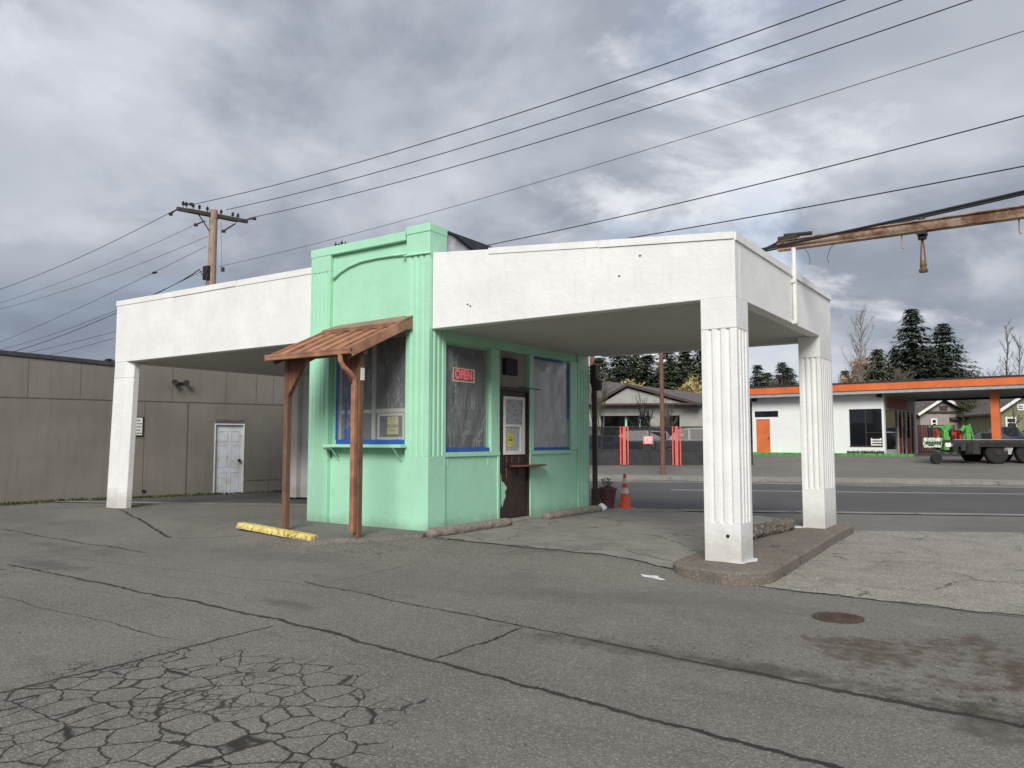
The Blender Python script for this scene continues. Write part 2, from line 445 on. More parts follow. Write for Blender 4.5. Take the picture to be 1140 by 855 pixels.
M['rubble'] = concrete('broken concrete', (.15,.13,.105), 1, 45, patch=.5)
M['copper'] = plain('brown painted metal', (.34,.165,.098), .40, 0, .3, 4, .15, 20)
M['copper_d'] = plain('dark brown painted metal', (.25,.125,.08), .45, 0, .3, 4, .15, 20)
M['post'] = wood('weathered brown wood', (.22,.115,.065), (.10,.055,.033))
M['post_red'] = wood('red brown stained wood', (.25,.10,.055), (.12,.05,.03))
M['tape'] = plain('blue masking tape', (.025,.10,.42), .6, 0, .2, 9)
M['vinyl'] = plain('cream window frame', (.62,.58,.50), .4, 0, .08)
M['offwhite'] = plain('off white frame paint', (.66,.64,.60), .5, 0, .12)
M['glass'] = glass('window glass', .30)
M['darkglass'] = glass('dark reflective glass', 1.0, (.010,.012,.014))
M['film'] = film('creased plastic sheet', .36, (.42,.43,.45))
M['film2'] = film('cloudy plastic sheet', 1.3, (.40,.41,.44), 2, (2,3,.8))
M['doorbrown'] = plain('dark brown door', (.030,.016,.012), .55, 0, .45, 8, .2, 30)
M['black'] = plain('black', (.012,.012,.012), .6, 0, .3)
M['darkmetal'] = plain('dark metal', (.05,.045,.04), .5, .5, .3)
M['room'] = plain('interior wall', (.30,.29,.27), .8, 0, .1)
M['fridge'] = plain('interior appliance', (.12,.13,.15), .5, 0, .1)
M['yellowpaper'] = plain('yellow paper', (.62,.60,.10), .8, 0, .08, 6)
M['ink'] = plain('dark ink', (.06,.05,.02), .8)
M['neon_red'] = plain('lit red letters', (.75,.04,.07), .5, emit=.55)
M['neon_yel'] = plain('lit border', (.80,.48,.20), .5, emit=.30)
M['signback'] = plain('dark red sign backing', (.09,.012,.018), .5)
M['graywall'] = None
M['roofcap'] = plain('dark roofing', (.035,.037,.045), .85, 0, .3)
M['steel'] = plain('grey painted steel', (.30,.30,.30), .5, .3)
M['white_metal'] = plain('white painted pipe', (.70,.69,.66), .5, 0, .12)
M['rubber'] = plain('tyre rubber', (.015,.015,.015), .85)
M['chrome'] = plain('wheel metal', (.35,.35,.36), .35, .8)
M['cone'] = plain('orange cone plastic', (.85,.11,.03), .55, 0, .12, 12)
M['reflect'] = plain('white reflective band', (.72,.72,.72), .4)
M['orange'] = plain('orange paint', (.66,.155,.045), .5, 0, .14, 1.2)
M['stwhite'] = plain('bright white wall', (.80,.81,.80), .6, 0, .04, 1.0, .2, 20)
M['green'] = plain('bright green paint', (.08,.30,.06), .5, 0, .45, 5)
M['redpaint'] = plain('red paint', (.42,.045,.03), .5, 0, .2)
M['redpink'] = plain('faded red paint', (.72,.11,.085), .55, 0, .15)
M['pinksign'] = plain('faded red sign', (.75,.24,.22), .5, 0, .1)
M['pale'] = plain('pale print', (.80,.70,.68), .5)
M['shingle'] = plain('grey brown shingles', (.105,.095,.09), .9, 0, .25, 5, .4, 60)
M['beige'] = plain('warm grey siding', (.33,.32,.30), .8, 0, .1, 2, .2, 30)
M['trimbrown'] = plain('brown trim', (.055,.035,.03), .7)
M['olive'] = plain('olive siding', (.22,.22,.125), .8, 0, .1)
M['pinkgray'] = plain('pinkish grey siding', (.30,.27,.255), .8, 0, .1)
M['trimwhite'] = plain('white trim', (.75,.75,.73), .6, 0, .06)
M['screen'] = mesh_screen('dark windscreen fabric', (.012,.013,.014), .50)
M['screen2'] = plain('dark privacy panel', (.030,.032,.032), .8, 0, .3)
M['bark'] = wood('grey bark', (.14,.12,.10), (.06,.05,.04))
M['polewood'] = wood('utility pole wood', (.44,.31,.24), (.24,.165,.125))
M['armwood'] = wood('mossy crossarm wood', (.085,.075,.055), (.04,.035,.028))
M['polered'] = wood('red brown pole', (.23,.105,.08), (.12,.055,.04))
M['conifer'] = foliage('dark needles', (.024,.038,.024), (.052,.075,.042), (.08,.10,.06))
M['conifer2'] = foliage('mid needles', (.045,.068,.032), (.105,.135,.065), (.15,.17,.09))
M['willow'] = foliage('yellow winter twigs', (.20,.17,.06), (.42,.36,.14), (.5,.42,.2))
M['brush'] = foliage('brown winter twigs', (.06,.05,.035), (.13,.11,.08), (.16,.13,.1))
M['tan'] = foliage('tan winter leaves', (.20,.12,.06), (.38,.25,.14))
M['moss'] = foliage('moss and grass', (.035,.045,.012), (.08,.09,.03), (.12,.11,.06))
M['rust'] = None
M['brownpot'] = plain('maroon pot', (.09,.03,.03), .5)
M['bagwhite'] = plain('white plastic', (.75,.75,.75), .5)
M['paintmark'] = plain('spilled white paint', (.62,.62,.62), .6, 0, .2, 30)
M['insul'] = plain('brown porcelain', (.035,.022,.018), .3)

def rusty():
    m, nt, b = new_mat('rusty painted steel'); g = N(nt); co = g.co()
    f = g.smooth(g.noise(co, 3.2, 8, .72), .42, .62)
    c = g.mix(f, (.40,.28,.21), (.17,.08,.045))
    n = g.smooth(g.noise(co, 9, 6, .7), .60, .70)
    c = g.mix(n, c, (.04,.022,.018))
    nt.links.new(c, b.inputs['Base Color']); b.inputs['Roughness'].default_value = .8
    nt.links.new(g.bump(g.noise(co, 20, 6, .7), .5, .01), b.inputs['Normal'])
    return m
M['rust'] = rusty()
def yellowstop():
    m, nt, b = new_mat('chipped yellow paint'); g = N(nt); co = g.co()
    f = g.smooth(g.noise(co, 17, 6, .8), .535, .575)
    c = g.mix(g.smooth(g.noise(co, 3, 4), .3, .7), (.60,.46,.10), (.78,.66,.24))
    c = g.mix(f, c, (.12,.10,.08))
    nt.links.new(c, b.inputs['Base Color']); b.inputs['Roughness'].default_value = .75
    nt.links.new(g.bump(g.noise(co, 30, 6, .7), .7, .012), b.inputs['Normal'])
    return m
M['yellow'] = yellowstop()
def graywall():
    m, nt, b = new_mat('grey board wall paint'); g = N(nt); co = g.co()
    col = (.163,.150,.130)
    big = g.smooth(g.noise(co, .7, 6, .6), .3, .7)
    c = g.mix(big, mul(col, .88), mul(col, 1.10))
    st = g.smooth(g.noise(g.co('Object', (5,5,.35)), 1.6, 7, .72), .48, .75)
    c = g.mix(g.math('MULTIPLY', st, .5), c, mul(col, .62))
    sp = g.smooth(g.noise(co, 8, 4, .6), .70, .73)
    c = g.mix(g.math('MULTIPLY', sp, .5), c, mul(col, 1.9))
    nt.links.new(c, b.inputs['Base Color']); b.inputs['Roughness'].default_value = .85
    w = g.n('ShaderNodeTexWave', wave_type='BANDS', bands_direction='X'); nt.links.new(co, w.inputs[0]); w.inputs['Scale'].default_value = 1.2; w.inputs['Distortion'].default_value = .4
    h = g.math('ADD', g.math('MULTIPLY', w.outputs[1], .12), g.math('MULTIPLY', g.noise(co, 25, 5, .6), .5))
    nt.links.new(g.bump(h, .4, .02), b.inputs['Normal'])
    return m
M['graywall'] = graywall()
def olddoor():
    m, nt, b = new_mat('stained white door paint'); g = N(nt); co = g.co()
    c = g.mix(g.smooth(g.noise(co, 2.5, 6, .7), .35, .7), (.62,.66,.72), (.50,.50,.48))
    f = g.smooth(g.noise(co, 6, 6, .75), .58, .72)
    c = g.mix(g.math('MULTIPLY', f, .6), c, (.20,.14,.09))
    nt.links.new(c, b.inputs['Base Color']); b.inputs['Roughness'].default_value = .6
    return m
M['olddoor'] = olddoor()

# ------------------------------------------------------------------ terrain
def sst(t): t = max(0, min(1, t)); return t*t*(3-2*t)
def cam(X, Y): return (X*cos(YAW)+Y*sin(YAW), -X*sin(YAW)+Y*cos(YAW))
def road_near(xc): return 16.9 - .16*(xc-5.2)
def road_far(xc): return 25.7 - .30*(xc-17)
def gz(X, Y):
    xc, D = cam(X, Y)
    z = .02
    dx = max(-17.0-X, 0, X+4.6); dy = max(8.7-Y, 0, Y-14.4)
    s = sst(1-sqrt(dx*dx+dy*dy)/1.7)
    amp = .15 if X > -11 else .15-.05*sst((-11-X)/4)
    z += amp*s
    z += .085*math.exp(-((X+9.4)/1.7)**2-((Y-8.0)/.62)**2)
    z += .03*s*0
    rn, rf = road_near(xc), road_far(xc)
    z = z + (.05-z)*sst((D-(rn-1.2))/1.2)
    if D > rf+1.6:
        z = min(.16 + (D-rf-1.6)*.052, .70)
        if D > 75: z += (D-75)*.035
        if D > 200: z = .70+125*.035 + (D-200)*.01
    elif D > rf: z = .10
    return z
def axis_pts(lo, hi, step, far):
    a = []; v = lo
    while v <= hi+1e-6: a.append(v); v += step
    d = step; v = hi
    while v < far: d *= 1.25; v += d; a.append(v)
    d = step; v = lo
    while v > -far: d *= 1.25; v -= d; a.insert(0, v)
    return a
xs = axis_pts(-20, 5, .125, 900); ys = axis_pts(1, 19, .125, 900)
gm = MB()
for y in ys:
    for x in xs: gm.v.append((x, y, gz(x, y)))
nx = len(xs)
gm.f = [(j*nx+i, j*nx+i+1, (j+1)*nx+i+1, (j+1)*nx+i) for j in range(len(ys)-1) for i in range(nx-1)]
tag(gm.build('ground', M['asphalt'], smooth=True), 'grey cracked asphalt lot with alligator cracking in front', None, None, 'structure')

def sheet(name, quad, n, m, mat, off=.006, zf=gz, kind='structure', jitter=0):
    mb = MB(); (a, b, c, d) = quad
    for j in range(m+1):
        v = j/m
        for i in range(n+1):
            u = i/n
            x = (a[0]*(1-u)+b[0]*u)*(1-v) + (d[0]*(1-u)+c[0]*u)*v
            y = (a[1]*(1-u)+b[1]*u)*(1-v) + (d[1]*(1-u)+c[1]*u)*v
            if jitter and j == 0: y += random.uniform(-jitter, jitter) + jitter*sin(i*.37)
            mb.v.append((x, y, zf(x, y)+off))
    mb.f = [(j*(n+1)+i, j*(n+1)+i+1, (j+1)*(n+1)+i+1, (j+1)*(n+1)+i) for j in range(m) for i in range(n)]
    return tag(mb.build(name, mat, smooth=True), None, None, None, kind)
tag(sheet('concrete_pad', [(-7.55,8.66),(-3.30,8.60),(-3.30,14.6),(-7.55,15.9)], 130, 40, M['pad2'], .008, jitter=.022), 'worn grey concrete slab under the right canopy')
tag(sheet('concrete_pad', [(-2.75,8.42),(9.0,8.05),(9.0,21.0),(-2.75,14.35)], 260, 40, M['pad'], .008, jitter=.022), 'pale exposed aggregate concrete slab right of the island')
# road and its markings
def strip(name, f0, f1, z, mat, x0=-70, x1=70, n=70, label=None, kind='structure'):
    mb = MB()
    for i in range(n+1):
        xc = x0+(x1-x0)*i/n
        for f in (f0, f1): mb.v.append(CF(xc, f(xc)) + (z,))
    mb.f = [(2*i, 2*i+2, 2*i+3, 2*i+1) for i in range(n)]
    return tag(mb.build(name, mat), label, None, None, kind)
strip('road', road_near, lambda x: road_far(x)-.001, .056, M['road'], label='two lane asphalt road behind the station')
lane = lambda xc: 23.75 - .196*(xc-4.9)
strip('road_marking', lambda x: lane(x)-.06, lambda x: lane(x)+.06, .062, M['paintmark'], 4.9, 60, 30, 'white painted lane line along the road')
strip('road_marking', lambda x: road_far(x)-.95, lambda x: road_far(x)-.80, .062, M['paintmark'], -60, 60, 60, 'white edge line beside the far kerb')
strip('gutter', lambda x: road_near(x)-.40, lambda x: road_near(x)+.02, .060, M['pad2'], -60, 60, 60, 'worn concrete gutter at the near road edge')
km = MB()
def kerb_sect(f0, f1, z0, z1, x0, x1, n, mb):
    for i in range(n):
        a = x0+(x1-x0)*i/n; b = x0+(x1-x0)*(i+1)/n
        p = [CF(a,f0(a))+(z0,), CF(b,f0(b))+(z0,), CF(b,f1(b))+(z0,), CF(a,f1(a))+(z0,)]
        q = [(x,y,z1) for x,y,_ in p]
        mb.hexa(p+q)
kerb_sect(road_far, lambda x: road_far(x)+.16, -.1, .195, -60, 60, 60, km)
tag(km.build('kerb', M['kerb']), 'pale concrete kerb along the far side of the road', None, None, 'structure')
sm = MB(); kerb_sect(lambda x: road_far(x)+.165, lambda x: road_far(x)+1.75, -.1, .188, -60, 60, 60, sm)
tag(sm.build('sidewalk', M['kerb']), 'concrete sidewalk beyond the far kerb', None, None, 'structure')
def gsheet_far(x, y): return gz(x, y)
# broken raised lip of asphalt in front of the building
lip = MB()
pts = [(-11.2,8.35),(-10.4,8.0),(-9.9,7.75),(-9.2,7.62),(-8.75,7.45),(-8.55,7.62),(-8.3,7.78),(-8.0,7.9),(-7.72,8.2),(-7.45,8.55),(-7.5,8.84),(-11.2,8.84)]
top = [(x, y, gz(x,y)+.055) for x, y in pts]; bot = [(x+.0, y-.04, gz(x,y)-.06) for x, y in pts]
nn = len(pts); lip.v = top+bot; lip.f = [tuple(range(nn))] + [(i, i+nn, (i+1)%nn+nn, (i+1)%nn) for i in range(nn)]
tag(lip.build('asphalt_apron', M['asphalt']), 'raised broken asphalt apron under the takeout window', None, None, 'structure')
# paint mark
pm = MB(); random.seed(4)
mk = [(-3.78,8.10),(-3.70,8.02),(-3.62,8.05),(-3.50,8.03),(-3.46,8.09),(-3.56,8.12),(-3.60,8.18),(-3.69,8.12)]
mk = [AYp for AYp in mk]
pm.v = [(x-.02, y, gz(x,y)+.006) for x,y in mk]; pm.f = [tuple(range(len(mk)))]
tag(pm.build('paint_mark', M['paintmark']), 'small white paint smear on the asphalt in front of the island', None, None, 'structure')
# moss and dead grass at the foot of the grey wall
GW = Frame(-12.5, 18.7, math.atan2(.603, .798))
def tuft_strip(name, x0, x1, n, hmax, yspan, label, fr=GW, mat='moss'):
    random.seed(21); mb = MB()
    for i in range(n):
        x = random.uniform(x0, x1); y = -abs(random.gauss(0, yspan)) - .02
        dens = .5+.5*sin(x*1.3)*cos(x*.37+1)
        if random.random() > .35+.65*dens: continue
        X, Y = fr.world(x, y); z = gz(X, Y)
        h = random.uniform(.3, 1)*hmax*(1 if y > -.2 else .5); a = random.uniform(0, pi); w = random.uniform(.02, .06)
        ox, oy = random.uniform(-.03,.03), random.uniform(-.03,.03)
        mb.add([(X-w*cos(a), Y-w*sin(a), z-.01), (X+w*cos(a), Y+w*sin(a), z-.01), (X+ox, Y+oy, z+h)], [(0,1,2)])
    return tag(mb.build(name, M[mat]), label, 'ground cover', None, 'stuff')
tuft_strip('moss', -14, 14, 9000, .09, .16, 'low moss and dead grass along the foot of the grey wall')

# ------------------------------------------------------------------ THE STATION
BR = (-9.0, 9.0, .18)
B = empty('service_station', BR, 'mint green and white drive-through kiosk with wide white canopies on square columns', 'building')
XL, XR, YF, YB, ZS = -16.82, -2.91, 8.93, 14.03, 3.30
TX0, TX1 = -10.33, -7.63
# soffits / roof decks
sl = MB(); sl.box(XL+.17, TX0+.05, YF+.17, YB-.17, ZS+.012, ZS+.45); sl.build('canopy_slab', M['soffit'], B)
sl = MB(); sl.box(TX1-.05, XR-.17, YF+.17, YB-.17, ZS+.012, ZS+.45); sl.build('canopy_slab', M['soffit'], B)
def fas(mb, x0, x1, y0, y1, za, zb, axis):
    # top runs from za to zb along the axis
    if axis == 'x': t = [za, zb, zb, za]
    else: t = [za, za, zb, zb]
    p = [(x0,y0,ZS),(x1,y0,ZS),(x1,y1,ZS),(x0,y1,ZS)]
    mb.hexa(p + [(a,b,t[i]) for i,(a,b,_) in enumerate(p)])
T = .17
fr = MB(); fas(fr, TX1+.002, XR, YF, YF+T, 4.49, 4.06, 'x')
front_r = fr.build('fascia', M['white'], B, bevel=.008)
fs = MB(); fas(fs, XR-T, XR, YF+T+.001, YB-T, 4.06, 4.08, 'y'); side_r = fs.build('fascia', M['white'], B, bevel=.006)
fb = MB(); fas(fb, TX1+.3, XR, YB-T+.001, YB, 4.3, 4.08, 'x'); fb.build('fascia', M['white'], B)
fl = MB(); fas(fl, XL, TX0-.002, YF, YF+T, 4.65, 4.59, 'x'); front_l = fl.build('fascia', M['white'], B, bevel=.008)
fs2 = MB(); fas(fs2, XL, XL+T, YF+T+.001, YB-T, 4.65, 4.3, 'y'); fs2.build('fascia', M['white'], B)
fb2 = MB(); fas(fb2, XL, TX0-.3, YB-T+.001, YB, 4.3, 4.2, 'x'); fb2.build('fascia', M['white'], B)
# cap flashings: thin overlapping white metal lengths
def cap(parent, p0, p1, h, outn, th=.012, breaks=3, top=.02):
    mb = MB(); ax, ay, az = p0; bx, by, bz = p1
    for i in range(breaks):
        u0 = i/breaks; u1 = (i+1)/breaks - .004
        a = (ax+(bx-ax)*u0, ay+(by-ay)*u0, az+(bz-az)*u0); b = (ax+(bx-ax)*u1, ay+(by-ay)*u1, az+(bz-az)*u1)
        o = th*(1+.5*(i % 2)); ox, oy = outn[0]*o, outn[1]*o; ix, iy = -outn[0]*.2, -outn[1]*.2
        dz = .006*(i % 2)
        mb.hexa([(a[0]+ox,a[1]+oy,a[2]-h-dz),(b[0]+ox,b[1]+oy,b[2]-h+dz),(b[0],b[1],b[2]-h+dz),(a[0],a[1],a[2]-h-dz),
                 (a[0]+ox,a[1]+oy,a[2]+top),(b[0]+ox,b[1]+oy,b[2]+top),(b[0]+ix,b[1]+iy,b[2]+top),(a[0]+ix,a[1]+iy,a[2]+top)])
    return mb.build('cap_flashing', M['white'], parent)
cap(front_r, (-6.55,YF,4.39), (XR+.012,YF,4.065), .07, (0,-1), .012, 2)
cap(side_r, (XR,YF+.01,4.065), (XR,YB,4.085), .075, (1,0), .02, 2)
cap(front_l, (XL-.01,YF,4.655), (TX0-.01,YF,4.595), .09, (0,-1), .013, 3)

k_ = MB()
for x, z in ((-6.95,3.60),(-6.9,3.57),(-4.45,3.72),(-4.15,3.95)): k_.box(x, x+.025, YF-.004, YF+.01, z, z+.022)
build_split(k_, 'nail_hole', M['darkmetal'], front_r)
# fluted posts
def groove_run(p0, p1, inward, n, gw, gd):
    """points from p0 to p1 with n square-ish grooves cut inward"""
    L = sqrt((p1[0]-p0[0])**2+(p1[1]-p0[1])**2); d = ((p1[0]-p0[0])/L, (p1[1]-p0[1])/L)
    out = [p0]
    for k in range(n):
        c = L*(k+1)/(n+1)
        for s, e in ((-gw/2,0),(-gw/4,gd),(gw/4,gd),(gw/2,0)):
            t = c+s; out.append((p0[0]+d[0]*t+inward[0]*e, p0[1]+d[1]*t+inward[1]*e))
    return out
def fluted(mb, x0, x1, y0, y1, z0, z1, f0, f1, nf, nr, gw=.05, gd=.022, nl=0):
    poly = groove_run((x0,y0),(x1,y0),(0,1),nf,gw,gd) + groove_run((x1,y0),(x1,y1),(-1,0),nr,gw,gd) + [(x1,y1),(x0,y1)]
    poly = [p for i,p in enumerate(poly) if i == 0 or p != poly[i-1]]
    mb.prism(poly, f0, f1, caps=False)
    rect = [(x0,y0),(x1,y0),(x1,y1),(x0,y1)]
    mb.prism(rect, z0, f0); mb.prism(rect, f1, z1)
c1 = MB(); fluted(c1, -3.345, XR+.003, YF-.004, 9.385, .16, ZS+.002, .62, 2.93, 3, 3, .055, .026); c1.build('column', M['white_col'], B, bevel=.006)
c2 = MB(); fluted(c2, -3.25, XR+.003, 13.15, 14.0, .16, ZS+.010, .80, 2.95, 3, 5, .05, .024); c2.build('column', M['white_col'], B, bevel=.006)
# front left column leans a little and has a wide chamfer on its inner front edge
c3 = MB()
def sec(x0, z, fl):
    w = .44; y0 = YF-.004; ch = .14
    front = groove_run((x0,y0),(x0+w-.0,y0),(0,1),4 if fl else 0,.035,.02)
    return [(a,b,z) for a,b in front + [(x0+w,y0),(x0+w+ch,y0+ch*.9),(x0+w+ch,y0+.245),(x0,y0+.245)]]
def loft(mb, A, Bq, cap0=False, cap1=False):
    n = len(A); mb.add(A+Bq, [(i,(i+1)%n,(i+1)%n+n,i+n) for i in range(n)] + ([tuple(range(n-1,-1,-1))] if cap0 else []) + ([tuple(range(n,2*n))] if cap1 else []))
xb, xt = -16.95, -16.80
def xz(z): return xb+(xt-xb)*(z-.1)/3.2
loft(c3, sec(xz(.08),.08,0), sec(xz(.55),.55,0), True, True)
loft(c3, sec(xz(.55),.55,1), sec(xz(2.95),2.95,1))
loft(c3, sec(xz(2.95),2.95,0), sec(xz(3.3),3.297,0), True, True)
c3.build('column', M['white_col'], B, bevel=.005)
c4 = MB(); c4.box(-16.42, -16.0, 13.35, 13.80, .1, ZS+.01); c4.box(-16.0+.002, -15.72, 13.5, 13.80, .1, ZS+.01); c4.build('column', M['white_col'], B)
# small dark hole in the near column foot
h = MB(); h.lathe((-3.06, YF-.004, .47), [(.0,-.004),(.022,-.004),(.022,.02),(.0,.02)], 10, 'y'); h.build('bolt_hole', M['black'], B)

# tower front
MT = M['mint']
pr = MB(); fluted(pr, -8.11, TX1, 8.86, 9.28, .1, 4.88, 1.35, 4.47, 3, 3, .05, .022); pr.build('pilaster', MT, B, bevel=.005)
pl = MB(); fluted(pl, TX0, -9.85, 8.86, 9.20, .1, 4.84, 1.25, 4.47, 4, 0, .038, .02); pl.build('pilaster', MT, B, bevel=.005)
pt = MB(); pt.prism([(8.848,4.82),(9.285,4.82),(9.285,4.95),(8.848,4.95)], -8.12, TX1+.008, axis='x'); pt.build('parapet_cap', M['mint_trim'], B, bevel=.008)
pt = MB(); pt.prism([(8.852,4.745),(9.27,4.745),(9.27,4.89),(8.852,4.89)], TX0-.015, -8.135, axis='x'); pt.build('parapet_cap', M['mint_trim'], B, bevel=.008)
FWY = 8.93   # recessed front panel plane
fw = MB(); fw.box(-9.849, -8.111, FWY, FWY+.16, .1, 1.50); fw.box(-9.849, -8.111, FWY, FWY+.16, 3.32, 4.74)
fw.box(-9.849, -9.72, FWY+.04, FWY+.16, 1.501, 3.319)
front_wall = fw.build('front_wall', MT, B, bevel=.004)
# side wall panels (x face)
SX = TX1-.03
sw = MB(); sw.box(SX-.14, SX, 9.281, 10.74, .1, 1.40); sw.box(SX-.14, SX, 11.70, 13.45, .1, 1.40)
sw.box(SX-.14, SX, 9.281, 13.9, 3.16, 3.33)
side_wall = sw.build('side_wall', MT, B, bevel=.004)
sm_ = MB(); sm_.box(SX-.14, SX+.02, 10.50, 10.745, 1.401, 3.159); sm_.box(SX-.14, SX+.02, 11.695, 11.83, 1.401, 3.159); sm_.box(SX-.14, SX+.02, 13.17, 13.45, 1.401, 3.159)
sm_.box(SX+.001, SX+.03, 9.29, 10.745, 1.33, 1.40); sm_.box(SX+.001, SX+.03, 11.695, 13.2, 1.33, 1.40)
sm_.box(SX+.001, SX+.022, 10.69, 10.75, .2, 1.33); sm_.box(SX+.001, SX+.03, 11.69, 11.74, .2, 1.33)
build_split(sm_, 'window_trim', M['mint_trim'], B, bevel=.004)
ep = MB(); fluted(ep, SX-.2, TX1, 13.452, 13.88, .1, ZS+.03, .5, 3.0, 0, 3, .04, .018); ep.build('pilaster', MT, B, bevel=.004)
rw = MB(); rw.box(TX0, TX1-.05, 13.88, 14.0, .1, 4.7); rw.box(TX0, TX0+.12, 9.201, 13.88, .1, 4.7); rw.build('rear_wall', M['white'], B)
# tower roof side walls above the canopy
tu = MB(); tu.box(TX1-.20, TX1-.06, 9.33, 13.879, ZS+.46, 4.89)
def towerside():
    m, nt, b = new_mat('stained grey tower side'); g = N(nt); co = g.co()
    c = g.mix(g.smooth(g.noise(co, 1.8, 6, .6, 1), .35, .65), (.26,.26,.30), (.62,.62,.66))
    nt.links.new(c, b.inputs['Base Color']); b.inputs['Roughness'].default_value = .7; return m
tu.build('tower_wall', towerside(), B)
rc = MB(); rc.hexa([(TX0+.05,9.33,4.80),(TX1-.02,9.33,4.90),(TX1-.02,14.0,4.80),(TX0+.05,14.0,4.80),(TX0+.05,9.33,4.86),(TX1-.02,9.33,4.93),(TX1-.02,14.0,4.90),(TX0+.05,14.0,4.86)])
rc.build('roof', M['roofcap'], B)
rf = MB(); rf.prism([(9.5,4.89),(10.0,4.74),(14.0,4.45),(14.0,4.86)], TX1-.055, TX1+.01, axis='x'); rf.build('roof_edge', M['roofcap'], B)
# interior
it = MB(); it.box(TX0+.121, TX1-.2, 9.2, 13.879, .15, .22); it.box(TX0+.121, TX1-.18, 9.2, 13.879, 3.28, 3.3)
it.box(-9.6, -9.5, 11.4, 13.87, .22, 3.28)
it.build('interior', M['room'], B)
it = MB(); it.box(-9.3, -8.5, 12.9, 13.6, .22, 2.0); it.box(-8.75, -7.95, 9.5, 10.6, .22, 1.75); build_split(it, 'appliance', M['fridge'], B)
it = MB(); it.box(-9.3, -8.0, 9.35, 10.9, 2.12, 2.16); it.box(-9.7, -8.1, 9.5, 9.8, 1.15, 1.2); build_split(it, 'shelf', M['room'], B)

# take-out window (front)
wf = MB(); y0, y1 = FWY+.05, FWY+.10
for a in ((-9.72,-8.112,1.50,1.585), (-9.72,-8.112,3.24,3.319), (-9.72,-9.66,1.586,3.239), (-8.17,-8.112,1.586,3.239), (-8.95,-8.87,1.586,3.239), (-9.659,-8.951,2.03,2.09), (-8.869,-8.171,2.03,2.10)):
    wf.box(a[0], a[1], y0, y1, a[2], a[3])
wfr = wf.build('window', M['vinyl'], B, bevel=.004)
g_ = MB(); g_.box(-9.66, -8.17, y0+.02, y0+.026, 1.586, 3.239); g_.build('pane', M['glass'], wfr)
p_ = MB(); p_.box(-8.80, -8.22, y0-.012, y0+.0, 1.60, 1.64); p_.box(-8.80,-8.22, y0-.012, y0+.0, 1.98, 2.02); p_.box(-8.80,-8.76,y0-.012,y0,1.641,1.979); p_.box(-8.26,-8.22,y0-.012,y0,1.641,1.979); p_.build('sliding_sash', M['offwhite'], wfr)
def wrinkled(name, origin, ux, uz, w, h, mat, parent, nx=40, nz=50, amp=.012, outn=(0,-1,0), seed=1):
    random.seed(seed); mb = MB()
    ph = [(random.uniform(3,16), random.uniform(-9,9), random.uniform(0,6), random.uniform(.3,1)) for _ in range(8)]
    for j in range(nz+1):
        for i in range(nx+1):
            u, v = i/nx, j/nz
            d = sum(a*abs(sin(fx*u+fz*v+p)) for fx,fz,p,a in ph)/4*amp * min(1, 6*min(u,1-u,v,1-v)+.05)
            mb.v.append((origin[0]+ux[0]*u*w+outn[0]*d, origin[1]+ux[1]*u*w+outn[1]*d, origin[2]+v*h))
    mb.f = [(j*(nx+1)+i, j*(nx+1)+i+1, (j+1)*(nx+1)+i+1, (j+1)*(nx+1)+i) for j in range(nz) for i in range(nx)]
    return mb.build(name, mat, parent, smooth=True)
wrinkled('plastic_sheet', (-9.74, FWY+.026, 1.55), (1,0), None, 1.64, 1.74, M['film'], wfr, seed=3)
def ragged(mb, axis, fixed, a0, a1, b0, b1, n, jit, th=.002, out=-1):
    """tape strip from a0..a1 (length) and b0..b1 (width) on a plane with hand-torn edges"""
    pts = []
    L = a1-a0
    for i in range(n+1): pts.append((a0+L*i/n, b0+random.uniform(-jit,jit)))
    for i in range(n,-1,-1): pts.append((a0+L*i/n, b1+random.uniform(-jit,jit)))
    return pts
def tape(parent, plane, rects, fixed):
    mb = MB(); random.seed(11)
    for (horiz, a0, a1, b0, b1, jit, off) in rects:
        n = max(4, int((a1-a0)/.05)); pts = ragged(None, None, 0, a0, a1, b0, b1, n, jit)
        f = fixed+off
        if not horiz: pts = [(b,a) for a,b in pts]
        th = .0015
        if plane == 'y': vs = [(a, f, b) for a,b in pts] + [(a, f+th, b) for a,b in pts]
        else: vs = [(f, a, b) for a,b in pts] + [(f-th, a, b) for a,b in pts]
        n2 = len(pts); half = n2//2
        fs = []
        for i in range(half-1):
            fs.append((i, i+1, n2-2-i, n2-1-i)); fs.append((i+n2, n2-1-i+n2, n2-2-i+n2, i+1+n2))
        fs += [(i, i+n2, (i+1)%n2+n2, (i+1)%n2) for i in range(n2)]
        mb.add(vs, fs)
    return mb.build('masking_tape', M['tape'], parent)
tape(wfr, 'y', [(True,-9.74,-8.12,1.515,1.60,.006,0),(False,1.60,3.30,-9.755,-9.70,.004,-.002),(False,1.52,3.30,-8.175,-8.115,.004,-.003),
                (False,1.60,2.9,-9.54,-9.49,.012,-.004),(False,1.60,1.85,-9.45,-9.40,.02,-.004),(False,2.22,2.5,-9.41,-9.34,.006,-.006)], FWY+.02)
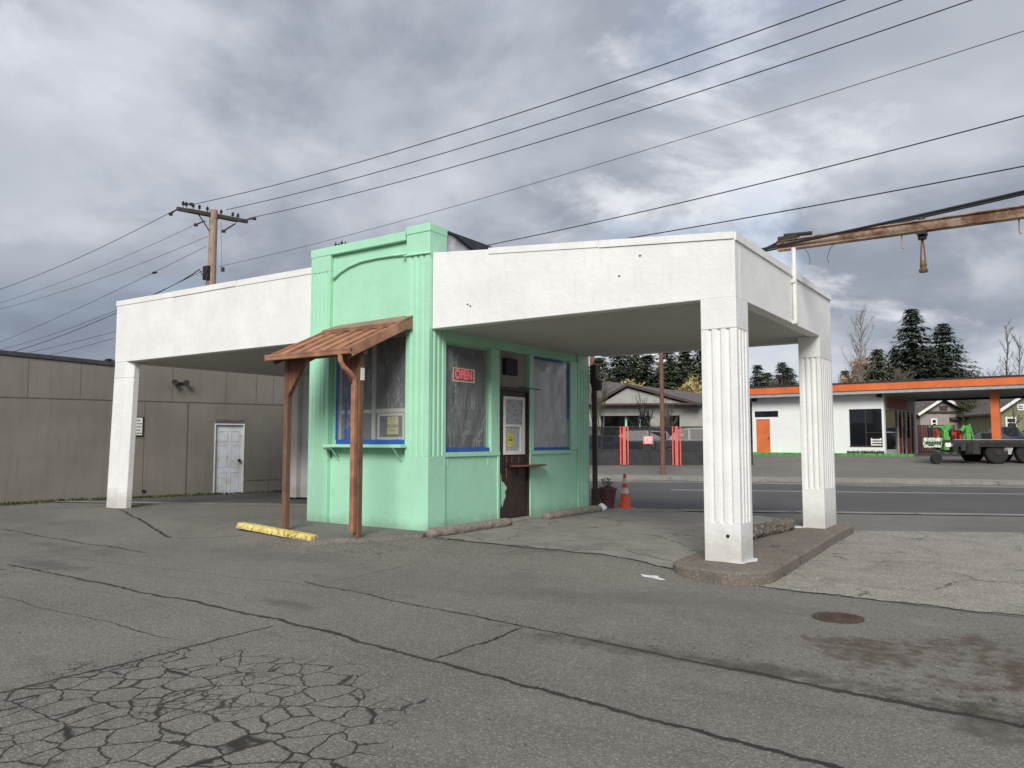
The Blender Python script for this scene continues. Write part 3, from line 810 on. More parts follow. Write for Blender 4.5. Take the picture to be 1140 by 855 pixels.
# yellow CLOSED notice
cs = MB(); cs.box(-8.60, -8.36, y0+.004, y0+.008, 1.69, 1.965)
notice = tag(cs.build('notice', M['yellowpaper'], None, org=(-8.48, y0, 1.69)), 'square yellow CLOSED notice taped in the takeout window', 'sign')
text_part('lettering', 'CLOSED', .066, (-8.48, y0+.001, 1.815), pi/2, 0, M['ink'], notice, .001, 1.0, off=.001)
ln = MB(); ln.box(-8.56,-8.41, y0+.001, y0+.004, 1.738, 1.745); ln.box(-8.55,-8.45, y0+.001, y0+.004, 1.752, 1.757)
ln2_ = MB(); ln2_.tube([(-8.48+.036*cos(t*pi/8), y0+.002, 1.905+.036*sin(t*pi/8)) for t in range(17)], .004, 4)
ln2_.build('printed_emblem', M['ink'], notice); build_split(ln, 'printed_line', M['ink'], notice)
# counter shelf below it
sh = MB(); sh.box(-9.80, -8.06, 8.70, 8.935, 1.475, 1.525); shelf = sh.build('window_shelf', M['mint_trim'], B, bevel=.005)
br = MB()
for x in (-9.62, -8.22):
    br.bar((x, 8.72, 1.47), (x, 8.92, 1.25), .02, .012); br.bar((x, 8.925, 1.47), (x, 8.925, 1.22), .025, .01)
build_split(br, 'bracket', M['mint_trim'], shelf)
bk = MB(); bk.bar((-9.80,8.73,1.46),(-9.62,8.90,1.33),.012,.012); bk.bar((-9.80,8.90,1.47),(-9.80,8.90,1.30),.02,.012); bk.bar((-9.86,8.86,1.46),(-9.74,8.72,1.46),.012,.012); bk.build('latch', M['darkmetal'], shelf)
# painted conduit sweeping over the panel
cd = MB(); P_ = [AY(x,y,8.90) for x,y in ((371,311),(379,303),(388,297),(402,291),(420,287),(437,284.5),(455,283))]
P_ = [(a,8.90,c) for a,b,c in P_] + [(-8.2,8.86,4.49),(-8.1,8.845,4.49),(-7.9,8.845,4.485),(-7.6,8.845,4.475)]
cd.tube(P_, .018, 8); cd.build('conduit', M['mint_trim'], B, smooth=True)
# insulator cluster on the parapet
ic = MB(); 
for dx, dz in ((0,.0),(.07,.03),(-.08,.02),(.16,.0)):
    ic.lathe((-9.80+dx, 9.0, 4.89+dz), [(.004,0),(.008,.02),(.03,.03),(.012,.045),(.028,.055),(.008,.075),(.003,.11)], 8)
ic.tube([(-9.95,9.0,4.93),(-9.6,9.0,4.93)], .008, 5)
ic.build('insulator', M['insul'], B)

# side windows, door
GX = SX-.04
def sidewin(ya, yb, filmmat, seed, amp=.014, parent=B):
    w = MB(); 
    for a in ((ya,yb,1.401,1.45),(ya,yb,3.11,3.159),(ya,ya+.04,1.451,3.109),(yb-.04,yb,1.451,3.109)): w.box(GX-.05, GX, a[0], a[1], a[2], a[3])
    f = w.build('window', M['mint_trim'], parent)
    p = MB(); p.box(GX-.03, GX-.025, ya+.04, yb-.04, 1.451, 3.109); p.build('pane', M['glass'], f)
    wrinkled('plastic_sheet', (GX+.006, ya+.01, 1.42), (0,1), None, yb-ya-.02, 1.72, filmmat, f, seed=seed, amp=amp, outn=(1,0,0))
    return f
w1 = sidewin(9.283, 10.499, M['film'], 5, .02)
tape(w1, 'x', [(True,9.29,10.49,1.405,1.475,.008,0)], GX+.03)
w2 = sidewin(11.832, 13.168, M['film2'], 9, .03)
tape(w2, 'x', [(True,11.84,13.16,1.405,1.455,.006,0),(False,2.0,3.1,13.12,13.155,.004,0),(True,11.85,12.9,3.10,3.14,.003,0)], GX+.035)
# OPEN sign
osx = GX-.008
ob = MB(); ob.box(osx-.012, osx-.002, 9.535, 10.11, 2.535, 2.765)
osign = tag(ob.build('open_sign', M['signback'], None, org=(osx, 9.82, 2.535)), 'small red lit OPEN sign hanging in the side window', 'sign')
bd = MB()
for a in ((9.54,10.105,2.54,2.552),(9.54,10.105,2.748,2.76),(9.54,9.555,2.553,2.747),(10.09,10.105,2.553,2.747)): bd.box(osx-.001, osx+.004, *a)
bd.build('border_light', M['neon_yel'], osign)
text_part('lettering', 'OPEN', .205, (osx+.001, 9.822, 2.652), pi/2, pi/2, M['neon_red'], osign, .002, .86, off=.006)
# door
dr = MB(); dr.box(SX-.08, SX-.03, 10.79, 11.65, .24, 2.46)
door = dr.build('door', M['doorbrown'], B, bevel=.004)
fr_ = MB(); fr_.box(SX-.14, SX+.005, 10.746, 10.789, .2, 2.52); fr_.box(SX-.14, SX+.005, 11.651, 11.694, .2, 2.52); fr_.box(SX-.14, SX+.005, 10.79, 11.65, 2.461, 2.52)
fr_.build('door_frame', M['doorbrown'], door)
dw = MB(); dx0, dx1 = SX-.029, SX-.005
for a in ((10.92,11.57,2.31,2.36),(10.92,11.57,1.34,1.40),(10.92,10.965,1.401,2.309),(11.50,11.57,1.401,2.309),(10.966,11.499,1.83,1.87),(11.42,11.499,1.401,1.829)): dw.box(dx0, dx1, *a)
dwin = dw.build('door_window', M['trimwhite'], door)
dp = MB(); dp.box(dx0, dx0+.006, 10.966, 11.42, 1.401, 1.829); dp.build('pane', M['film2'], dwin)
dp = MB(); dp.box(dx0, dx0+.006, 10.966, 11.499, 1.871, 2.309)
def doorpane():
    m, nt, b = new_mat('pane with painted reflections'); g = N(nt); co = g.co('Object', (1,2,3))
    c = g.mix(g.smooth(g.noise(co, 6, 5, .6), .55, .62), (.28,.28,.28), (.03,.03,.03))  # dark reflected shapes are painted into the pane colour by noise
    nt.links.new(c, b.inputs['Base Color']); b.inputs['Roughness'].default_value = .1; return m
dp.build('pane', doorpane(), dwin)
yp = MB(); yp.prism([(11.03,1.48),(11.10,1.46),(11.22,1.50),(11.20,1.70),(11.06,1.73),(11.02,1.66)], dx0+.008, dx0+.012, axis='x')
ypo = tag(yp.build('notice', M['yellowpaper'], None, org=(dx0, 11.12, 1.46)), 'curling yellow notice behind the brown door window', 'sign')
ln2 = MB(); ln2.box(dx0+.013, dx0+.014, 11.06, 11.19, 1.585, 1.605); ln2.box(dx0+.013, dx0+.014, 11.08, 11.17, 1.64, 1.65); ln2.build('printed_line', M['ink'], ypo)
# paint smear on the door foot
smr = MB(); smr.prism([(10.795,.60),(10.81,.95),(10.85,1.02),(10.87,.88),(10.93,.86),(11.03,.76),(10.97,.70),(10.99,.62),(10.92,.52),(10.90,.44),(10.86,.50),(10.85,.42),(10.80,.44)], SX-.0295, SX-.027, axis='x'); smr.build('paint_smear', M['mint_trim'], door)
ds = MB(); ds.lathe((SX+.11, 11.32, 1.125), [(.0,0),(.17,0),(.18,.012),(.17,.024),(.0,.024)], 24); 
ds.v = [(SX+.0+(x-SX)*.9, 10.95+(y-11.14)*3.15+.02, z) for x,y,z in ds.v]; ds.build('door_shelf', M['post_red'], door)
hk = MB()
for y in (11.0, 11.17, 11.38): hk.bar((SX-.02,y,1.32),(SX-.02,y,1.20),.012,.012); 
for y in (11.0, 11.38): hk.bar((SX-.02,y,1.11),(SX-.02,y,.93),.014,.012)
build_split(hk, 'hook', M['post'], door)
# transom panel with vent box, bracket rod
tp = MB(); tp.box(SX-.12, SX-.06, 10.746, 11.694, 2.521, 3.159); trn = tp.build('transom_panel', M['pinkgray'], B)
vb = MB(); vb.box(SX-.059, SX+.02, 10.93, 11.30, 2.74, 3.03)
for k in range(6): vb.box(SX+.021, SX+.028, 10.95, 11.28, 2.765+k*.043, 2.785+k*.043)
vb.build('vent', M['black'], trn)
rd = MB(); rd.tube([(SX+.0,11.35,2.535),(SX+.04,11.4,2.535),(SX+.04,12.05,2.53)], .007, 6); rd.build('door_closer', M['black'], B)
# threshold
th_ = MB(); th_.box(SX-.14, SX+.16, 10.77, 11.67, .12, .225); th_.build('doorstep', M['kerb'], B, bevel=.01)
# drips of paint
dpz = MB()
for y, z0, z1 in ((9.35,1.17,1.33),(10.42,1.16,1.34),(12.02,1.1,1.3)): dpz.box(SX+.001, SX+.008, y, y+.02, z0, z1)
build_split(dpz, 'paint_drip', M['mint_trim'], B)
# dark service pipes at the rear corner
sp_ = MB(); X0 = TX1-.02
sp_.tube([(X0+.07,14.05,.2),(X0+.07,14.05,2.9)], .055, 8); sp_.box(X0+.0, X0+.13, 14.001, 14.14, 2.75, 3.15)
sp_.lathe((X0+.10,14.1,2.62), [(.0,0),(.10,.0),(.12,.1),(.12,.2),(.05,.26),(0,.26)], 12); sp_.box(X0+.02,X0+.16,13.98,14.1,.2,.6) 
sp_.tube([(X0+.02,14.1,3.2),(X0+.04,14.12,2.8),(X0-.02,14.1,2.5),(X0+.06,14.1,2.0)], .015, 6)
sp_.build('service_pipe', M['doorbrown'], B, smooth=False)
# awning: roof, trims, gutter pipe, posts
AX0, AX1, AYw, AYe, AZw, AZe = -9.78, -8.00, 8.80, 7.60, 3.43, 2.87
aw = MB(); sl_ = (AZw-AZe)/(AYw-AYe)
aw.hexa([(AX0,AYe,AZe-.02),(AX1,AYe,AZe-.02),(AX1,AYw+.12,AZw+.036),(AX0,AYw+.12,AZw+.036),(AX0,AYe,AZe),(AX1,AYe,AZe),(AX1,AYw+.12,AZw+.056),(AX0,AYw+.12,AZw+.056)])
for k in range(1, 6):
    x = AX0+(AX1-AX0)*k/6
    aw.bar((x,AYe+.01,AZe+.018),(x,AYw-.02,AZw+.012),.035,.035)
awn = aw.build('awning', M['copper'], B)
tag(awn, 'small brown metal lean-to awning over the takeout window')
ec = MB(); ec.box(AX0-.03, AX1+.03, AYe-.075, AYe-.0, AZe-.055, AZe+.018); ec.box(AX0-.03,AX1+.03,AYe-.08,AYe-.076,AZe+.0,AZe+.03); ec.build('gutter', M['copper'], awn, bevel=.006)
for x in (AX0-.015, AX1+.015):
    rk = MB(); rk.bar((x,AYe-.02,AZe-.02),(x,AYw+.02,AZw-.01),.03,.15 if x > -9 else .09); rk.build('rake_trim', M['copper'], awn, bevel=.004)
rg = MB(); rg.hexa([(AX0+.06,AYw-.22,AZw-.09),(AX1+.03,AYw-.22,AZw-.09),(AX1+.03,FWY-.001,AZw-.02),(AX0+.06,FWY-.001,AZw-.02),(AX0+.06,AYw-.22,AZw-.03),(AX1+.03,AYw-.22,AZw-.03),(AX1+.03,FWY-.001,AZw+.13),(AX0+.06,FWY-.001,AZw+.10)])
rg.v = [(x,y,z) for x,y,z in rg.v]; rg.prism([(AYw-.24,AZw-.16),(FWY-.001,AZw-.10),(FWY-.001,AZw+.10),(AYw-.24,AZw-.05)], AX1+.0, AX1+.034, axis='x'); rg.build('ridge_flashing', M['copper_d'], awn)
hd = MB(); hd.box(AX0+.04, AX1-.02, 7.86, 7.95, 2.84, 2.93); hd.build('header_beam', M['post_red'], awn)
PY = 7.90
PLX, PRX = -9.70, -8.12
for x, c in ((PLX,'post'),(PRX,'post')):
    z0 = gz(x, PY)+.0
    p = MB(); p.box(x-.045, x+.045, PY-.045, PY+.045, z0, 2.845); post = p.build('post', M[c], awn, bevel=.006)
    sgn = 1 if x < -9 else -1
    b2 = MB(); b2.prism([(x+sgn*.046,2.28),(x+sgn*.046,2.83),(x+sgn*.46,2.83),(x+sgn*.38,2.76),(x+sgn*.10,2.36)] if sgn>0 else [(x-.046,2.28),(x-.10,2.36),(x-.38,2.76),(x-.46,2.83),(x-.046,2.83)], PY-.035, PY+.035, axis='y')
    b2.build('knee_brace', M['post_red'], post)
rf_ = MB()
for x in (AX0+.08, -8.93, AX1-.08): rf_.bar((x,AYe+.02,AZe-.075),(x,AYw+.1,AZw-.03),.04,.09)
build_split(rf_, 'rafter', M['post_red'], awn)
dsp = MB(); q = [(-8.16,7.55,2.83),(-8.16,7.56,2.72),(-8.16,7.62,2.64),(-8.15,7.74,2.56),(-8.14,7.82,2.48),(-8.14,7.83,2.36)]
dsp.tube(q, .037, 10); dsp.box(-8.185,-8.105,7.785,7.853,.27,2.40); dsp.build('downspout', M['copper'], awn, bevel=.008)
ps = MB(); ps.box(-8.074,-8.052,7.87,7.93,2.46,2.64); ps.build('shim', M['offwhite'], awn)

# ------------------------------------------------------------------ wheel stops, island, small things
def noisy(o, strength, size, sub=2):
    tx = bpy.data.textures.new('rough', 'CLOUDS'); tx.noise_scale = size; tx.noise_depth = 3
    s_ = o.modifiers.new('sub', 'SUBSURF'); s_.levels = sub; s_.render_levels = sub; s_.subdivision_type = 'SIMPLE'
    d = o.modifiers.new('disp', 'DISPLACE'); d.texture = tx; d.strength = strength; d.mid_level = .5; d.texture_coords = 'LOCAL'
def logstop(p0, p1, r, mat, name, label, cat='wheel stop', group=None, flatten=.8, dis=.05):
    mb = MB(); L = sqrt((p1[0]-p0[0])**2+(p1[1]-p0[1])**2); n = int(L/.07)
    pts = []; rs = []
    for i in range(n+1):
        u = i/n; x = p0[0]+(p1[0]-p0[0])*u; y = p0[1]+(p1[1]-p0[1])*u
        pts.append((x, y, gz(x,y)+r*flatten*.78)); rs.append(r*(.72 if i in (0,n) else 1))
    mb.tube(pts, rs, 14)
    o = tag(mb.build(name, mat, org=(p0[0],p0[1],gz(*p0)), smooth=True), label, cat, group)
    noisy(o, dis, .09, 1); o.scale = (1, 1, .82)
    return o
logstop((-7.40,8.62),(-7.36,10.62), .10, M['log'], 'wheel_stop', 'rough round concrete stop left of the brown door', group='concrete stops along the green wall', dis=.045)
logstop((-7.36,11.75),(-7.33,13.75), .095, M['log'], 'wheel_stop', 'rough round concrete stop right of the brown door', group='concrete stops along the green wall', dis=.045)
yb_ = MB(); A_, B_ = (-10.82,7.90), (-8.68,7.60)
L_ = sqrt((A_[0]-B_[0])**2+(A_[1]-B_[1])**2); th = math.atan2(B_[1]-A_[1], B_[0]-A_[0])
prof = [(-.085,0),(.085,0),(.085,.03),(.055,.085),(-.055,.085),(-.085,.03)]
n = 40
for i in range(n+1):
    u = i/n; s_ = .82 if i in (0,n) else 1
    for a, b2 in prof: yb_.v.append((u*L_, a*s_, b2*s_ - (.0)))
yb_.f = [(i*6+k, i*6+(k+1)%6, (i+1)*6+(k+1)%6, (i+1)*6+k) for i in range(n) for k in range(6)] + [tuple(range(5,-1,-1)), tuple(range(n*6, n*6+6))]
yo = yb_.build('parking_bumper', M['yellow'], local=True)
yo.location = (A_[0], A_[1], gz(*A_)+.03); yo.rotation_euler = (0, math.atan2(gz(*A_)-gz(*B_), L_), th)
tag(yo, 'chipped yellow parking bumper lying left of the awning posts', 'parking bumper'); noisy(yo, .012, .05, 2)

# island
IS = []
def arc(cx, cy, r, a0, a1, n): return [(cx+r*cos(radians(a0+(a1-a0)*i/n)), cy+r*sin(radians(a0+(a1-a0)*i/n))) for i in range(n+1)]
IS = arc(-2.95,8.75,.48,-85,-8,8) + [(-2.49,9.4),(-2.55,11),(-2.62,12.6)] + arc(-2.84,14.02,.2,0,90,5) + arc(-3.6,14.0,.22,90,180,5) + [(-3.76,12),(-3.72,10),(-3.67,9.2)] + arc(-3.20,8.78,.46,180,265,8)
isl = MB(); n = len(IS)
cx_, cy_ = -3.1, 11.2
def shrink(p, d):
    vx, vy = cx_-p[0], 0
    yy = p[1]+(d if p[1] < 9.2 else (-d if p[1] > 13.7 else 0)); xx = p[0]+(d if p[0] < cx_ else -d)
    return (xx, yy)
isl.v = [(x,y,-.05) for x,y in IS] + [(x,y,.145) for x,y in [shrink(p,.008) for p in IS]] + [(x,y,.168) for x,y in [shrink(p,.035) for p in IS]]
isl.f = [(i+k*n,(i+1)%n+k*n,(i+1)%n+n+k*n,i+n+k*n) for k in (0,1) for i in range(n)] + [tuple(range(2*n,3*n))]
io = tag(isl.build('pump_island', M['island'], org=(-3.1,11,0)), 'raised kerbed concrete island under the two right columns', None, None, 'structure')
ip = MB(); ip.prism([(-3.10,8.92),(-3.0,8.895),(-2.93,8.89),(-2.87,8.92),(-2.86,9.05),(-2.80,9.17),(-2.83,9.30),(-2.87,9.40),(-2.92,9.38),(-2.92,8.93)], .169, .174)
tag(ip.build('paint_overspill', M['paintmark']), 'white paint slopped round the foot of the near column', None, None, 'structure')
ip2 = MB(); ip2.prism([(-3.62,13.02),(-3.3,13.0),(-3.24,13.06),(-3.2,13.14),(-3.3,13.3),(-3.5,13.2)], .169, .174); tag(ip2.build('paint_overspill', M['paintmark']), 'white paint slopped in front of the far column', None, None, 'structure')
rb = MB(); 
for (x0,y0,x1,y1,r) in ((-3.50,11.05,-3.46,11.75,.105),(-3.44,11.80,-3.36,12.75,.10)):
    m_ = int(sqrt((x1-x0)**2+(y1-y0)**2)/.05)
    rb.tube([(x0+(x1-x0)*i/m_, y0+(y1-y0)*i/m_, .25) for i in range(m_+1)], [r*(.7 if i in (0,m_) else 1) for i in range(m_+1)], 12)
ro = tag(rb.build('broken_wheel_stop', M['rubble'], org=(-3.45,11.9,.17), smooth=False), 'crumbling broken concrete stop lying on the island', 'wheel stop'); noisy(ro, .09, .07, 1)

# manhole
mo = MB(); mx, my = -1.54, 7.35; mz = gz(mx,my)
mo.lathe((mx,my,mz), [(.0,.0),(.215,.0),(.215,.010),(.195,.012),(.19,.006),(.0,.006)], 40)
mh = tag(mo.build('manhole_cover', plain('rusty iron', (.085,.055,.042), .75, .3, .35, 20, .5, 60), org=(mx,my,mz)), 'round rusty iron cover set in the asphalt', 'manhole cover')
m2 = MB()
for r in (.06,.11,.155):
    m2.tube([(mx+r*cos(t*pi/14), my+r*sin(t*pi/14), mz+.008) for t in range(29)], .006, 4, False)
for k in range(8): m2.bar((mx+.06*cos(k*pi/4),my+.06*sin(k*pi/4),mz+.008),(mx+.17*cos(k*pi/4),my+.17*sin(k*pi/4),mz+.008),.01,.008)
m2.build('raised_pattern', M['trimbrown'], mh)

# cone
cxx, cyy = -7.44, 15.14; cz = gz(cxx, cyy)+.008
cn = MB(); cn.box(cxx-.17,cxx+.17,cyy-.17,cyy+.17,cz,cz+.03); 
base = cn.build('traffic_cone', M['cone'], org=(cxx,cyy,cz), bevel=.01)
cb = MB()
def cr(h): return .125-(.125-.025)*h/.76
def conepiece(mb, h0, h1, o=0): mb.lathe((cxx,cyy,cz+.03), [(0,h0),(cr(h0)+o,h0),(cr(h1)+o,h1),(0,h1)], 24)
co_e = empty('traffic_cone', (cxx,cyy,cz), 'orange traffic cone with two white bands beside the green corner', 'traffic cone')
bpy.data.objects.remove(base)
cn.build('base', M['cone'], co_e, bevel=.01)
conepiece(cb, 0, .74); cb.build('cone_body', M['cone'], co_e, smooth=False)
for a, b2 in ((.32,.44),(.54,.65)):
    k = MB(); conepiece(k, a, b2, .003); k.build('reflective_band', M['reflect'], co_e)
# pot with plant, bag
px_, py_ = -7.50, 14.45; pz = gz(px_,py_)+.008
pe = empty('plant_pot', (px_,py_,pz), 'maroon pot with a dried plant at the rear green corner', 'plant pot')
k = MB(); k.lathe((px_,py_,pz), [(0,0),(.13,0),(.18,.36),(.20,.37),(.20,.42),(.16,.42),(.15,.38),(0,.38)], 20); k.build('pot', M['brownpot'], pe, smooth=False)
k = MB(); random.seed(5)
for i in range(120):
    a = random.uniform(0,2*pi); r = random.uniform(.02,.15); hh = random.uniform(.42,.60)
    x, y, z = px_+r*cos(a), py_+r*sin(a), pz+hh; s_ = .04
    k.add([(x,y,z),(x+random.uniform(-s_,s_),y+random.uniform(-s_,s_),z+random.uniform(0,s_)),(x+random.uniform(-s_,s_),y+random.uniform(-s_,s_),z+random.uniform(-s_,s_))],[(0,1,2)])
for i in range(14):
    a = random.uniform(0,2*pi); r = random.uniform(.02,.13); k.tube([(px_,py_,pz+.37),(px_+r*cos(a),py_+r*sin(a),pz+random.uniform(.45,.58))],.004,3)
k.build('plant', M['brush'], pe)
k = MB(); k.lathe((-7.36,13.92,gz(-7.36,13.92)), [(0,0),(.09,.01),(.11,.05),(.07,.10),(.02,.15),(0,.15)], 9)
bo = tag(k.build('plastic_bag', M['bagwhite'], org=(-7.36,13.92,gz(-7.36,13.92))), 'crumpled white plastic bag by the rear green corner', 'bag'); noisy(bo, .05, .06, 1)

random.seed(61); k = MB()
def pebble(x, y, r):
    z = gz(x,y)+.006; a = random.uniform(0,3)
    p = [(x+r*cos(a+i*2.1)*random.uniform(.6,1), y+r*sin(a+i*2.1)*random.uniform(.6,1), z) for i in range(3)]
    k.add(p+[(x,y,z+r*random.uniform(.5,.9))], [(0,1,3),(1,2,3),(2,0,3)])
for i in range(1500):
    t = random.random()
    if t < .25: x, y = random.uniform(-9.5,-7.2), random.gauss(7.6,.18)
    elif t < .45: x, y = random.gauss(-7.22,.05), random.uniform(8.5,13.8)
    elif t < .62: x, y = random.uniform(-7.3,8), random.gauss(8.5,.06)-.03*0
    elif t < .80: x, y = random.uniform(-4,3), 5.6+random.gauss(0,.12)
    elif t < .9: x, y = random.gauss(-2.40,.06), random.uniform(8.6,14)
    else: x, y = random.uniform(-10,2), random.uniform(2,8.3)
    pebble(x, y, random.uniform(.004,.016))
tag(k.build('loose_gravel', M['rubble']), 'loose grit and small stones scattered along the slab edges', 'gravel', None, 'stuff')
# ------------------------------------------------------------------ steel beam over the right canopy
bx0, by_, bz_ = -3.12, 11.6, 4.50
SB = empty('steel_beam', (bx0, by_, 4.0), 'long rusty overhead steel beam leaving the right canopy', 'beam')
k = MB(); zb0, zb1 = 4.425, 4.57
k.box(bx0, 7.5, by_-.075, by_+.075, zb1-.014, zb1); k.box(bx0, 7.5, by_-.075, by_+.075, zb0, zb0+.014); k.box(bx0, 7.5, by_-.045, by_+.045, zb0+.014, zb1-.014)
k.build('beam', M['rust'], SB)
k = MB(); k.box(bx0+.02, bx0+.30, by_-.09, by_+.09, zb1+.001, zb1+.05); k.tube([(bx0+.1,by_-.03,zb1+.07),(bx0+.5,by_-.03,zb1+.05)],.03,8); k.tube([(bx0-.25,by_+.02,4.47),(bx0+.1,by_+.02,4.60)],.02,6); k.tube([(bx0-.3,by_-.04,4.45),(bx0+.1,by_-.04,4.52)],.015,6); k.build('clamp', M['darkmetal'], SB)
k = MB(); k.tube([(XR+.035,11.52,3.31),(XR+.035,11.52,4.424)], .033, 12); k.box(XR+.001, XR+.07, 11.46, 11.58, 3.29, 3.34); k.box(XR+.001,XR+.06,11.47,11.57,3.9,3.94); k.build('support_pipe', M['white_metal'], SB, smooth=False)
k = MB(); k.box(7.42,7.58,by_-.08,by_+.08,0,zb0-.001); k.build('support_post', M['rust'], SB)
for x in (-1.45, -.10, 1.3):
    k = MB(); k.tube([(x,by_,zb0),(x,by_,zb0-.17),(x+.01,by_,zb0-.20),(x+.025,by_,zb0-.195)], .011, 6); k.build('hook', M['rust'], SB)
for x, dx in ((-2.75,.1),(-2.3,-.12)):
    k = MB(); k.tube([(x,by_-.05,zb0+.02),(x+dx*.7,by_-.05,zb0-.10),(x+dx,by_-.05,zb0-.22),(x+dx*.8,by_-.05,zb0-.28)],.004,4); k.build('loose_wire', M['darkmetal'], SB)
tk = empty('hanging_tackle', (-1.20, by_, 3.9), 'weathered rope tackle with brass socket hanging under the steel beam', 'tackle')
k = MB(); k.box(-1.26,-1.14,by_-.09,by_+.09,zb0-.05,zb0-.001); k.build('clamp', M['darkmetal'], tk); k = MB(); k.lathe((-1.2,by_,zb0-.11),[(0,0),(.05,.0),(.06,.03),(.03,.06),(0,.06)],10); k.build('shackle', M['darkmetal'], tk); k = MB(); k.lathe((-1.2,by_,zb1+.001),[(0,0),(.05,.0),(.04,.04),(0,.04)],10); k.build('bolt', M['darkmetal'], tk)
k = MB()
for dx in (-.018,.018): k.tube([(-1.2+dx*.3,by_,zb0-.10),(-1.2+dx,by_,zb0-.24),(-1.2+dx*1.6,by_,zb0-.42)],.012,6)
k.build('rope', M['post_red'], tk)
k = MB(); k.lathe((-1.2,by_,zb0-.56),[(0,0),(.055,.0),(.06,.03),(.04,.06),(.045,.10),(.03,.16),(0,.16)],10); k.build('socket', plain('aged brass', (.16,.12,.06), .5, .5, .3, 20), tk)

# ------------------------------------------------------------------ wires
WG = 'overhead wires'
def wire(a, b, r, label, sag=.0, n=20, name='power_line', group=WG):
    mb = MB(); pts = []
    for i in range(n+1):
        u = i/n; pts.append((a[0]+(b[0]-a[0])*u, a[1]+(b[1]-a[1])*u, a[2]+(b[2]-a[2])*u - sag*4*u*(1-u)))
    mb.tube(pts, r, 5)
    return tag(mb.build(name, M['black'], org=tuple(a)), label, 'wire', group)
def ext(a, b, k): return tuple(a[i]+(b[i]-a[i])*k for i in range(3))
PD = 30.0
w_from = [PX(213,228,PD-.3), PX(252,233.5,PD), PX(277,243,PD+.3)]
ends = [(PX(907,0,15.2),'uppermost of the three heavy wires crossing the top right sky'), (PX(970,0,15.2),'middle one of the three heavy wires crossing the top right sky'), (PX(1046,0,15.0),'lowest of the three heavy wires crossing the top right sky')]
for (s_, (e_, lb), sg) in zip(w_from, ends, (.45,.45,.45)):
    wire(s_, ext(s_, e_, 1.18), .013, lb, sg, 30)
s_ = PX(243,297,PD); e_ = PX(1140,28,12.2); wire(s_, ext(s_, e_, 1.1), .007, 'thin single wire from the pole passing above the tower', .30, 30)
s_ = PX(243,318,PD); e_ = PX(1140,117,12.4); wire(s_, ext(s_, e_, 1.1), .012, 'wire rising from behind the canopy to the right edge, the upper one', .55, 30)
s_ = PX(243,322,PD); e_ = PX(1140,176,12.0); wire(s_, ext(s_, e_, 1.1), .012, 'wire rising from behind the canopy to the right edge, the lower one', .40, 30)
s_ = (bx0-.35, by_-.03, 4.47); e_ = PX(1140,211,9.3); wire(s_, ext(s_, e_, 1.5), .022, 'thick black cable just above the rusty steel beam', .03, 20)
s_ = (bx0-.35, by_+.03, 4.45); e_ = PX(1140,214,9.6); wire(s_, ext(s_, e_, 1.5), .014, 'thinner cable lashed under the thick black cable', .03, 20)
left = [((200,231),(0,317),.012,'outermost wire running left from the crossarm end',.35), ((222,248),(0,332),.008,'second wire running left from the crossarm',.35), ((231,263),(0,338),.008,'wire running left from just below the crossarm',.4),
        ((230,274),(0,378),.009,'sagging wire running left with a small black splice on it',.2), ((231,299),(0,382),.009,'wire running left from the pole bracket',.5), ((205,311),(0,388),.014,'thick black cable sloping left behind the white fascia',.5),
        ((190,352),(20,394),.010,'short wire above the grey wall, the upper of two',.1), ((190,358),(50,395),.010,'short wire above the grey wall, the lower of two',.1)]
for (a, b2, r, lb, sg) in left:
    p = PX(a[0],a[1],PD); q_ = PX(b2[0],b2[1],40); wire(p, ext(p, q_, 1.3), r, lb, sg, 20)
k = MB(); c_ = PX(172,303.5,31.6); k.lathe(c_, [(0,-.2),(.05,-.12),(.05,.12),(0,.2)], 6, 'x'); tag(k.build('wire_splice', M['black'], org=c_), 'small black splice on the sagging left wire', 'wire splice')

# utility pole
ux, uy, _ = PX(236,300,PD)
UP = empty('utility_pole', (ux,uy,0), 'weathered brown utility pole with one long crossarm behind the left canopy', 'utility pole')
ztop = PX(236,234,PD)[2]
k = MB(); k.tube([(ux,uy,-.2),(ux,uy,ztop)], [.19,.155], 12); k.build('pole', M['polewood'], UP)
ca, cb_ = PX(201,230.5,PD-.9), PX(268,245,PD+.9)
k = MB(); k.bar((ca[0],ca[1]-.15,ca[2]-.1),(cb_[0],cb_[1]-.15,cb_[2]-.35+.3),.12,.14); k.bar((ca[0]+.1,ca[1]+.25,ca[2]+.02-.1),(cb_[0]+.1,cb_[1]+.25,cb_[2]-.02),.12,.14); build_split(k, 'crossarm', M['armwood'], UP)
k = MB()
for u in (.33,.67):
    p = ext(ca, cb_, u); k.bar((p[0],p[1]-.15,p[2]-.1),(ux,uy-.1,ztop-.95),.05,.03)
build_split(k, 'brace', M['armwood'], UP)
for i, u in enumerate((.04,.09,.20,.30,.43,.66,.86,.95)):
    p = ext(ca, cb_, u); k = MB(); k.lathe((p[0],p[1],p[2]-.03), [(.015,0),(.015,.12),(.07,.14),(.04,.19),(.065,.21),(.03,.28),(0,.28)], 8); k.build('insulator', M['insul'], UP)
for (a, b2) in (((200,231),(190,238)),((205,228),(213,227)),((228,246),(218,250)),((262,249),(249,257)),((268,246),(283,243))):
    k = MB(); p = PX(a[0],a[1],PD-.2); q_ = PX(b2[0],b2[1],PD-.5); k.tube([p, q_], .03, 5); k.lathe((q_[0],q_[1],q_[2]-.06), [(0,0),(.08,.0),(.08,.09),(0,.09)], 8); k.build('strain_insulator', M['insul'], UP)
